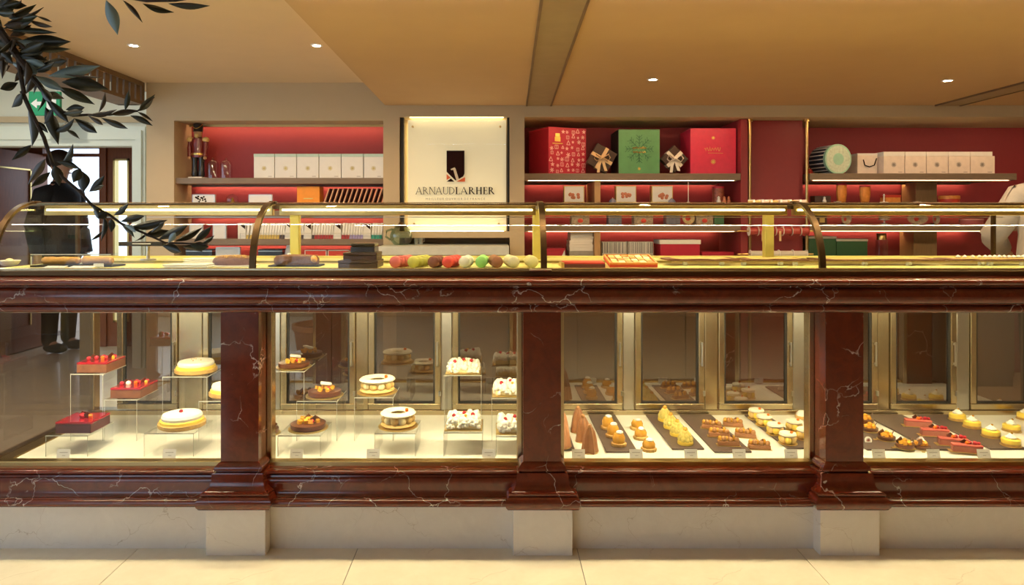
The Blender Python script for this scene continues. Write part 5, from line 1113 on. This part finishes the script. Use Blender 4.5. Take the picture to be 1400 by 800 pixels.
m = MB(); m.lathe([(.035, 0), (.035, .006)], 18); m.build('foot', 'steel', o); m = MB(); m.tube([(0, 0, .006), (0, 0, .065)], .008, 10); m.build('pole', 'steel', o)
Y = 3.2; m = MB(); m.box(X(162, Y) - X(214, 3.3), X(222, Y) - X(214, 3.3), -.02, .02, .066, .086); b = m.build('display_bar', 'dark', o, smooth=False, bevel=.002); m = MB(); m.box(X(181, Y) - X(214, 3.3), X(206, Y) - X(214, 3.3), -.0212, -.020, .075, .079); m.build('print', 'card_white', o, smooth=False)
# red tray and nougat box
Y = 2.80; o = thing('red_tray', 'low red lacquered tray with a dark front beside the bronze rib', 'tray', (X(800, Y), Y + .07, CZ + .0004)); w = 28 * Y / F
child(bx('front', 'mousse_dark', (-w, w, -.06, -.055, .0, .015)), o); child(bx('body', 'bright_red', (-w, w, -.055, .06, 0, .022), bevel=.001), o); child(bx('side', 'gold_board', (-w - .012, -w, -.055, .06, 0, .02)), o)
o = thing('nougat_box', 'shallow orange framed box of nut brittle tilted towards the shopper', 'box', (X(866, 2.83), 2.90, CZ + .0004)); w = 33 * 2.83 / F; o.rotation_euler = (0, 0, .03)
R_ = Matrix.Translation((0, -.065, 0)) @ Matrix.Rotation(.20, 4, 'X')
m = MB(); m.box(-w, w, 0, .14, 0, .012, R_); m.box(-w * .8, w * .8, .09, .13, -.016, 0, R_); m.build('tray', 'bright_red', o, smooth=False)
m = MB()
for q in ((-w, w, 0, .006, .012, .020), (-w, w, .134, .14, .012, .020), (-w, -w + .006, .006, .134, .012, .020), (w - .006, w, .006, .134, .012, .020)): m.box(*q, R_)
m.build('frame', 'tangerine', o, smooth=False)
q = random.Random(2)
for i in range(6):
    for j in range(4):
        m = MB(); m.cbox(R_ @ Vector((-w + .012 + (2 * w - .024) * (i + .5) / 6, .010 + .12 * (j + .5) / 4, .0155)), (.024, .025, .007), Matrix.Rotation(.2 + q.uniform(-.1, .1), 4, 'X') @ Matrix.Rotation(q.uniform(-.25, .25), 4, 'Z')); m.build('nut_brittle', ('pastry', 'cream', 'crumble')[(i + j) % 3], o, smooth=False)
# long glass riser with a flat brown board in the right half of the case
o = thing('glass_riser', 'long low glass shelf on clips in the right half of the glass case', 'shelf', (1.5, 3.02, CZ)); x0, x1 = X(912, 3.0), 2.35
wpart(bx('pane', 'acrylic', (x0, x1, 2.93, 3.15, 1.1165, 1.1215)), o); wpart(bx('front_edge', 'champagne', (x0, x1, 2.926, 2.93, 1.1165, 1.1215)), o)
for px in (935, 985, 1015, 1065, 1085, 1180, 1240, 1338, 1350, 1395):
    xx = X(px, 2.96); wpart(bx('clip', 'acrylic_edge', (xx - .008, xx + .008, 2.935, 2.955, 1.1005, 1.1165)), o)
for px0, px1, lb in ((912, 1010, 'thin brown biscuit slab on the glass riser nearest the nougat box'), (1020, 1105, 'thin brown biscuit slab on the glass riser by the bronze rib'), (1120, 1290, 'long thin brown biscuit slab on the glass riser'), (1300, 1420, 'thin brown biscuit slab below the row of small white sweets')):
    a, b = X(px0, 2.96), X(px1, 2.96); t = thing('biscuit_slab', lb, 'biscuit', ((a + b) / 2, 3.0, 1.1218)); n = 9; m = MB(); q = random.Random(px0); up = [(a + (b - a) * i / n - (a + b) / 2, .004 + q.uniform(0, .004)) for i in range(n + 1)]; lo = [(p[0], 0) for p in reversed(up)]; m.prism(up + lo, 'y', -.05, .08); m.build('slab', 'cocoa', t); m = MB(); m.prism([(u, v + .0005) for u, v in up[1:-1]] + [(u, v + .0015) for u, v in reversed(up[1:-1])], 'y', -.04, .07); m.build('icing', 'pastry', t)
pr = None
for k, px in enumerate([1310, 1319, 1330, 1339] + [1347 + 6.5 * i for i in range(9)]):
    if pr is None:
        pr = thing('white_sweet', '', 'sweet'); m = MB(); m.lathe([(.006, 0), (.008, .002), (.009, .006), (.005, .011), (.001, .013)], 10, flute=.06, nf=5); m.build('sweet', 'meringue', pr); m = MB(); m.lathe([(.0095, 0), (.0095, .0008)], 10); m.build('paper_case', 'gold_board', pr)
    place(pr, k > 0, (X(px, 3.0), 3.0, 1.1308), 0, 'tiny white sweet in the row on the biscuit slab', 'tiny white sweets')
# parcels on the glass roof of the case near the brass rods
pr = None
for k, px in enumerate((1031, 1043, 1055, 1068, 1081, 1094)):
    w = 5.6 * 3.08 / F
    t = thing('wrapped_biscuit', ('pale pink wrapped biscuit packet lying on the glass roof of the case' if k % 2 else 'golden wrapped biscuit packet lying on the glass roof of the case'), 'biscuit', (X(px, 3.08), 3.08, 1.3745), 0, 'packets on the glass roof'); m = MB(); m.box(-w, w, -.03, .03, 0, .011 + .002 * (k % 2)); m.build('packet', 'peach_side' if k % 2 else 'pastry', t, smooth=False, bevel=.003); m = MB(); m.box(-w * .9, -w * .4, -.031, .031, .002, .0145); m.build('band', 'card_white', t, smooth=False)

# ================================================================== EXIT SIGN BY THE DOORWAY
c = P(62, 146, 5.7); t = thing('exit_sign', 'small green and white emergency exit sign hanging before the doorway wall', 'exit sign', (c.x, 5.70, c.z - .075)); M('exit_green', (.01, .30, .13), .5)
child(bx('panel', 'exit_green', (-.13, .13, -.015, .015, 0, .20), bevel=.003), t)
m = MB(); m.box(.02, .10, -.0165, -.015, .05, .17); m.build('door_mark', 'card_white', t, smooth=False)
m = MB(); m.prism([(-.11, .10), (-.06, .14), (-.06, .115), (-.01, .115), (-.01, .085), (-.06, .085), (-.06, .06)], 'y', -.0165, -.015); m.build('arrow_mark', 'card_white', t, smooth=False)
m = MB(); m.box(-.10, -.095, -.002, .002, .2, 2.95 - c.z + .075); m.box(.095, .10, -.002, .002, .2, 2.95 - c.z + .075); m.build('hanger', 'steel', t, smooth=False)

# ================================================================== PEOPLE
M('skin', (.58, .34, .23), .5, sss=.1); M('chef_white', (.46, .43, .39), .8, ns=14, na=.08, bump=.5); M('hair', (.03, .018, .010), .6, ns=60, na=.4); M('trouser', (.02, .02, .022), .8)
def skin(name, pts, edges, mat, root, parent, sub=2):
    me = bpy.data.meshes.new(name); me.from_pydata([p[0] for p in pts], edges, []); me.materials.append(MATS[mat])
    o = bpy.data.objects.new(name, me); C.objects.link(o); o.parent = parent
    o.modifiers.new('skin', 'SKIN').use_smooth_shade = True
    if not me.skin_vertices: 
        bpy.context.view_layer.objects.active = o
    sk = me.skin_vertices[0].data
    for i, p in enumerate(pts): sk[i].radius = p[1] if isinstance(p[1], tuple) else (p[1], p[1]); sk[i].use_root = (i == root)
    s = o.modifiers.new('sub', 'SUBSURF'); s.levels = sub; s.render_levels = sub
    return o
def person(label, loc, rz, H, arms, jacket, hairmat='hair', hem=.80):
    t = thing('person', label, 'person', loc, rz); k = H / 1.75
    V = lambda x, y, z: (x * k, y * k, z * k)
    p = [(V(0, 0, .95), (.14 * k, .10 * k)), (V(0, 0, 1.15), (.13 * k, .09 * k)), (V(0, .01, 1.35), (.15 * k, .10 * k)), (V(0, 0, 1.47), (.07 * k, .06 * k)), (V(0, -.01, 1.54), .052 * k), (V(0, -.02, 1.62), (.072 * k, .088 * k)), (V(0, -.015, 1.70), (.066 * k, .082 * k))]
    e = [(0, 1), (1, 2), (2, 3), (3, 4), (4, 5), (5, 6)]; hands = []
    for s, a in zip((-1, 1), arms):
        b = len(p); p += [(V(s * .17, 0, 1.40), .062 * k), (V(*a[0]), .046 * k), (V(*a[1]), .030 * k)]; e += [(2, b), (b, b + 1), (b + 1, b + 2)]
        el, wr = Vector(V(*a[0])), Vector(V(*a[1])); d = (wr - el).normalized(); sd = d.cross(Vector((0, 0, 1))).normalized() if abs(d.z) < .9 else Vector((0, -1, 0)); cen = wr + d * .07 * k
        h0 = len(p); p.append((tuple(cen), (.040 * k, .018 * k))); e.append((b + 2, h0))
        for f in range(4):
            off = sd * (f - 1.5) * .019 * k; L = (.075, .085, .080, .062)[f] * k; q = cen + d * .03 * k + off; i0 = len(p)
            p += [(tuple(q), .009 * k), (tuple(q + d * L * .55 + Vector((0, 0, -.006))), .0085 * k), (tuple(q + d * L * .85 + Vector((0, 0, -.024))), .007 * k)]; e += [(h0, i0), (i0, i0 + 1), (i0 + 1, i0 + 2)]
        i0 = len(p); q = wr + d * .035 * k + sd * (-.036 * k); p += [(tuple(q), .010 * k), (tuple(q + (d * .9 - sd * .6) * .045 * k), .009 * k)]; e += [(b + 2, i0), (i0, i0 + 1)]
    for s in (-1, 1):
        b = len(p); p += [(V(s * .09, 0, .86), .085 * k), (V(s * .10, -.01, .48), .058 * k), (V(s * .10, .015, .09), .040 * k), (V(s * .10, -.12, .035), (.040 * k, .03 * k))]; e += [(0, b), (b, b + 1), (b + 1, b + 2), (b + 2, b + 3)]
    body = skin('body', p, e, 'skin', 0, t)
    # clothes over the same joints
    m = MB(); hm = hem
    m.lathe([(.205, hm), (.20, hm + .02), (.19, 1.0), (.178, 1.15), (.195, 1.30), (.19, 1.38), (.15, 1.44), (.085, 1.475), (.075, 1.50)], 24, Matrix.Diagonal((k, k * .70, k, 1)))
    for s, a in zip((-1, 1), arms):
        el, wr = Vector(V(*a[0])), Vector(V(*a[1])); sh = Vector(V(s * .165, 0, 1.385)); m.tube([Vector(V(s * .10, 0, 1.40)), sh, sh.lerp(el, .5), el, el.lerp(wr, .15), el.lerp(wr, .95)], [.075 * k, .082 * k, .074 * k, .070 * k, .066 * k, .052 * k], 14)
    m.build('jacket', jacket, t, ang=70)
    tp_ = [(V(0, 0, .93), (.15 * k, .11 * k))]; te = []
    for s in (-1, 1):
        b = len(tp_); tp_ += [(V(s * .09, 0, .84), .10 * k), (V(s * .10, -.01, .48), .075 * k), (V(s * .10, .015, .045), .060 * k)]; te += [(0, b), (b, b + 1), (b + 1, b + 2)]
        m = MB(); m.ball(V(s * .10, -.055, .045), .05 * k, 12, 8, .9, .95, 2.5); m.build('shoe', 'dark', t)
    skin('trousers', tp_, te, 'trouser', 0, t)
    m = MB(); m.ball(V(0, .005, 1.695), .098 * k, 16, 10, .95, .95, 1.12); hr = m.build('hair', hairmat, t)
    for s in (-1, 1):
        m = MB(); m.ball(V(s * .032, -.110, 1.655), .010 * k, 8, 6); m.build('eye', 'ink', t)
        m = MB(); m.ball(V(s * .088, -.01, 1.63), .022 * k, 8, 6, 1.3, .35, .8); m.build('ear', 'skin', t)
    m = MB(); m.lathe([(.010 * k, 0), (.016 * k, .01 * k), (.006 * k, .045 * k)], 8, Matrix.Translation(V(0, -.118, 1.605))); m.build('nose', 'skin', t)
    m = MB(); m.ball(V(0, -.108, 1.575), .022 * k, 8, 5, .3, 1.1, .4); m.build('mouth', 'blush', t)
    return t
# pastry cook in white behind the counter, turned to the shelves
person('person in a loose white kitchen jacket working behind the counter beside the white gift bags', (3.45, 4.20, 0), PI - .5, 1.83, (((-.27, -.04, 1.13), (-.20, -.27, 1.06)), ((.30, -.02, 1.14), (.22, -.25, 1.06))), 'chef_white')
person('person in a thick black coat standing in the bright doorway', (X(86, 6.8), 6.75, 0), 1.35, 1.95, (((-.25, .02, 1.10), (-.26, -.04, .85)), ((.25, .02, 1.10), (.26, -.04, .85))), 'black_cloth', hem=.45)

# ================================================================== OLIVE TREE IN THE FOREGROUND
ot = thing('olive_tree', 'olive tree with long dark leaves reaching over the counter', 'tree', (-1.45, 1.15, 0))
M('bark', (.045, .030, .020), .8, ns=50, na=.4, bump=.6); M('leaf_dark', (.016, .019, .009), .45, ns=40, na=.3); M('leaf_green', (.030, .040, .020), .42, ns=40, na=.3); M('leaf_silver', (.20, .30, .32), .35, ns=40, na=.15); M('leaf_brown', (.05, .032, .016), .5, ns=40, na=.3); M('terracotta', (.32, .16, .09), .8, bump=.2)
m = MB(); m.lathe([(.17, 0), (.19, .02), (.24, .36), (.26, .38), (.26, .42), (.235, .42), (.22, .36)], 28); m.build('pot', 'terracotta', ot)
m = MB(); m.lathe([(.218, .33), (.222, .365)], 24); m.build('soil', 'bark', ot)
def ob(pts): return [Vector(p) - Vector(ot.location) for p in pts]
trunk_top = Vector((-1.25, 1.15, 1.55))
m = MB(); m.tube(ob([(-1.45, 1.15, .36), (-1.43, 1.16, .8), (-1.36, 1.15, 1.2), trunk_top, (-1.15, 1.15, 1.72)]), [.035, .030, .026, .022, .016], 10); m.build('trunk', 'bark', ot)
def YT(k): return 1.12 + .05 * math.sin(k * 1.7)
br1 = [(-1.15, 1.15, 1.72), P(-70, -30, 1.14), P(-20, 15, 1.13), P(2, 45, 1.12), P(25, 78, 1.12), P(45, 105, 1.12), P(62, 128, 1.13), P(72, 148, 1.13)]
br2 = [P(30, 125, 1.12), P(42, 152, 1.12), P(60, 188, 1.12), P(72, 225, 1.12), P(86, 243, 1.12), P(110, 263, 1.12), P(126, 281, 1.12), P(150, 294, 1.12), P(166, 306, 1.12), P(200, 320, 1.12), P(226, 332, 1.12), P(256, 333, 1.12), P(284, 334, 1.12)]
br3 = [P(72, 148, 1.13), P(100, 158, 1.13), P(120, 157, 1.13), P(150, 157, 1.13), P(188, 152, 1.13), P(211, 133, 1.13)]
br4 = [(-1.15, 1.15, 1.72), P(0, -60, 1.12), P(90, -30, 1.12), P(165, -6, 1.12), P(200, 1, 1.12), P(240, 1, 1.12), P(262, -2, 1.12)]
br5 = [P(25, 78, 1.12), P(28, 100, 1.12), P(33, 128, 1.12)]
for b, r0, r1 in ((br1, .010, .0030), (br2, .0035, .0013), (br3, .0028, .0010), (br4, .006, .0012), (br5, .004, .0034)):
    n = len(b); m = MB(); m.tube(ob(b), [r0 + (r1 - r0) * i / (n - 1) for i in range(n)], 8); m.build('branch', 'bark', ot)
def leaf_mesh():
    n = 10; vs = []; fs = []
    for i in range(n + 1):
        u = i / n; w = .5 * (math.sin(PI * u ** .9) ** 1.15 * .97 + .012); c = .05 * math.sin(PI * u)
        vs += [(u, -w, c + .20 * w), (u, 0, c), (u, w, c + .20 * w), (u, -w, c + .20 * w - .012), (u, 0, c - .016), (u, w, c + .20 * w - .012)]
    for i in range(n):
        a, b = 6 * i, 6 * i + 6
        fs += [(a, b, b + 1, a + 1), (a + 1, b + 1, b + 2, a + 2), (a + 3, a + 4, b + 4, b + 3), (a + 4, a + 5, b + 5, b + 4), (a, a + 3, b + 3, b), (a + 2, b + 2, b + 5, a + 5)]
    fs += [(0, 1, 4, 3), (1, 2, 5, 4), (6 * n, 6 * n + 3, 6 * n + 4, 6 * n + 1), (6 * n + 1, 6 * n + 4, 6 * n + 5, 6 * n + 2)]
    return vs, fs
lv, lf = leaf_mesh(); LME = {}
for mt in ('leaf_dark', 'leaf_green', 'leaf_silver', 'leaf_brown'):
    me = bpy.data.meshes.new('leaf'); me.from_pydata(lv, [], lf); me.shade_smooth(); me.materials.append(MATS[mat] if False else MATS[mt]); LME[mt] = me
leaves = '''145 0 161 48 14 s;168 0 195 31 6 b;195 5 238 17 9 d;230 5 287 8 8 d;10 30 60 10 4 b;5 5 37 8 10 d;15 22 50 6 8 g;12 25 52 22 10 g;18 30 43 38 9 b;38 27 72 37 6 b;50 22 71 30 3 b;12 42 78 45 7 g;25 57 97 57 16 d;45 68 97 67 7 g;66 104 137 90 13 s;56 88 92 83 9 d;88 102 142 106 3 b;84 112 149 122 17 d;48 104 88 124 10 s;78 119 130 143 11 g;0 122 25 113 10 d;30 128 16 147 12 d;5 60 3 108 8 b;39 150 44 200 18 d;62 146 80 198 13 d;102 162 72 181 12 d;102 162 133 182 10 d;90 177 109 190 6 d;84 156 114 152 8 g;90 150 116 147 9 d;120 157 160 150 8 b;120 158 141 171 5 b;138 161 175 176 7 d;150 157 190 151 7 b;178 158 209 172 7 d;188 153 209 166 4 b;190 152 212 129 8 g;135 154 144 126 5 b;171 151 176 123 6 g;43 198 16 219 8 d;62 217 38 253 9 b;69 235 42 256 8 d;86 222 100 197 10 d;75 226 81 254 12 d;78 221 110 231 8 d;110 230 100 250 11 d;112 234 114 263 15 d;122 262 143 240 9 d;122 262 142 253 5 d;156 294 176 278 9 d;165 303 198 295 8 d;178 311 229 301 11 d;205 320 225 303 6 d;198 322 232 315 10 d;216 328 257 308 10 d;240 330 277 311 9 d;265 331 290 309 8 d;277 333 293 322 6 d;222 336 248 345 10 d;250 337 277 344 9 d;260 335 286 338 10 g;165 305 184 325 7 g;142 297 138 330 11 d;140 316 124 329 5 d;152 299 152 318 8 d;126 281 135 300 9 d;146 291 134 298 10 d;45 100 20 92 9 b;62 128 88 135 9 d;55 118 70 140 9 d;8 50 36 62 9 g;4 40 26 20 9 d;2 20 20 2 10 d;0 70 18 88 9 d;0 95 14 90 9 b;20 70 48 80 9 d;30 85 58 90 8 d;34 92 20 112 8 b;60 125 52 152 9 d;66 136 94 168 9 d;72 148 60 170 9 d;48 165 66 182 6 d;0 8 14 -8 10 d;10 12 30 0 10 d;0 55 -10 90 10 d;36 60 60 70 8 b;200 318 184 330 5 d;230 332 240 318 7 s;170 308 186 318 7 s'''
q = random.Random(12)
for k in range(34):
    u = q.random(); bx_, by_ = (-12 + 60 * u, 8 + 95 * u); a = q.uniform(-.9, 1.9); l = q.uniform(26, 52)
    leaves += ';%.0f %.0f %.0f %.0f %.0f %s' % (bx_, by_, bx_ + l * math.cos(a) * (1 if q.random() < .8 else -1), by_ + l * math.sin(a) * .7, q.uniform(7, 12), q.choice('ddddgbbs'))
for i, s in enumerate(leaves.split(';')):
    a = s.split(); x0, y0, x1, y1, w = map(float, a[:5]); mt = {'s': 'leaf_silver', 'b': 'leaf_brown', 'd': 'leaf_dark', 'g': 'leaf_green'}[a[5]]
    q = random.Random(i); yb = 1.12 + q.uniform(-.012, .012); A, B = P(x0, y0, yb), P(x1, y1, yb + q.uniform(-.035, .035)); L_ = (B - A).length; W = w * yb / F / L_
    o = bpy.data.objects.new('leaf', LME[mt]); C.objects.link(o); o.parent = ot; xa = (B - A).normalized(); ya = Vector((0, 1, 0)).cross(xa).normalized(); za = xa.cross(ya)
    Rm = Matrix((xa, ya, za)).transposed().to_4x4() @ Matrix.Rotation(q.uniform(-.5, .5), 4, 'X')
    o.matrix_basis = Matrix.Translation(A - Vector(ot.location)) @ Rm @ Matrix.Diagonal((L_, L_ * W * 1.25, L_ * .6, 1))
q = random.Random(8)
for k in range(46):                                   # leaves on the stretch of the boughs above the picture
    a_, b_ = ((br4[0], br4[1]), (br4[1], br4[2]), (br4[2], br4[3]), (br1[0], br1[1]))[k % 4]; p = Vector(a_).lerp(Vector(b_), q.uniform(.1, .85)); d = Vector((q.uniform(-1, 1), q.uniform(-1, 1), q.uniform(.15, 1))).normalized()
    if p.z < 1.66: continue
    o = bpy.data.objects.new('leaf', LME[q.choice(['leaf_dark', 'leaf_green', 'leaf_silver'])]); C.objects.link(o); o.parent = ot; ya = Vector((0, 0, 1)).cross(d).normalized()
    o.matrix_basis = Matrix.Translation(p - Vector(ot.location)) @ Matrix((d, ya, d.cross(ya))).transposed().to_4x4() @ Matrix.Diagonal((q.uniform(.045, .065), .014, .03, 1))
# boughs of the crown above and left of the picture
q = random.Random(33)
for k in range(7):
    a = q.uniform(0, 2 * PI); e = trunk_top + Vector((math.cos(a) * .35 - .1, math.sin(a) * .3 - .05, q.uniform(.25, .6)))
    if e.x > -1.02: e.x = -1.02 - q.uniform(0, .2)
    mid = (trunk_top + e) / 2 + Vector((0, 0, .06)); m = MB(); m.tube(ob([trunk_top, mid, e]), [.012, .007, .002], 8); m.build('branch', 'bark', ot)
    for j in range(14):
        u = .35 + .65 * j / 13; p = trunk_top.lerp(e, u) + Vector((0, 0, .06 * 4 * u * (1 - u))); d = Vector((q.uniform(-1, 1), q.uniform(-1, 1), q.uniform(-.6, .8))).normalized(); lm = LME[q.choice(['leaf_dark', 'leaf_green', 'leaf_silver'])]
        if p.x + d.x * .06 > -.98: continue
        o = bpy.data.objects.new('leaf', lm); C.objects.link(o); o.parent = ot
        ya = Vector((0, 0, 1)).cross(d).normalized(); o.matrix_basis = Matrix.Translation(p - Vector(ot.location)) @ Matrix((d, ya, d.cross(ya))).transposed().to_4x4() @ Matrix.Diagonal((.055, .014, .03, 1))
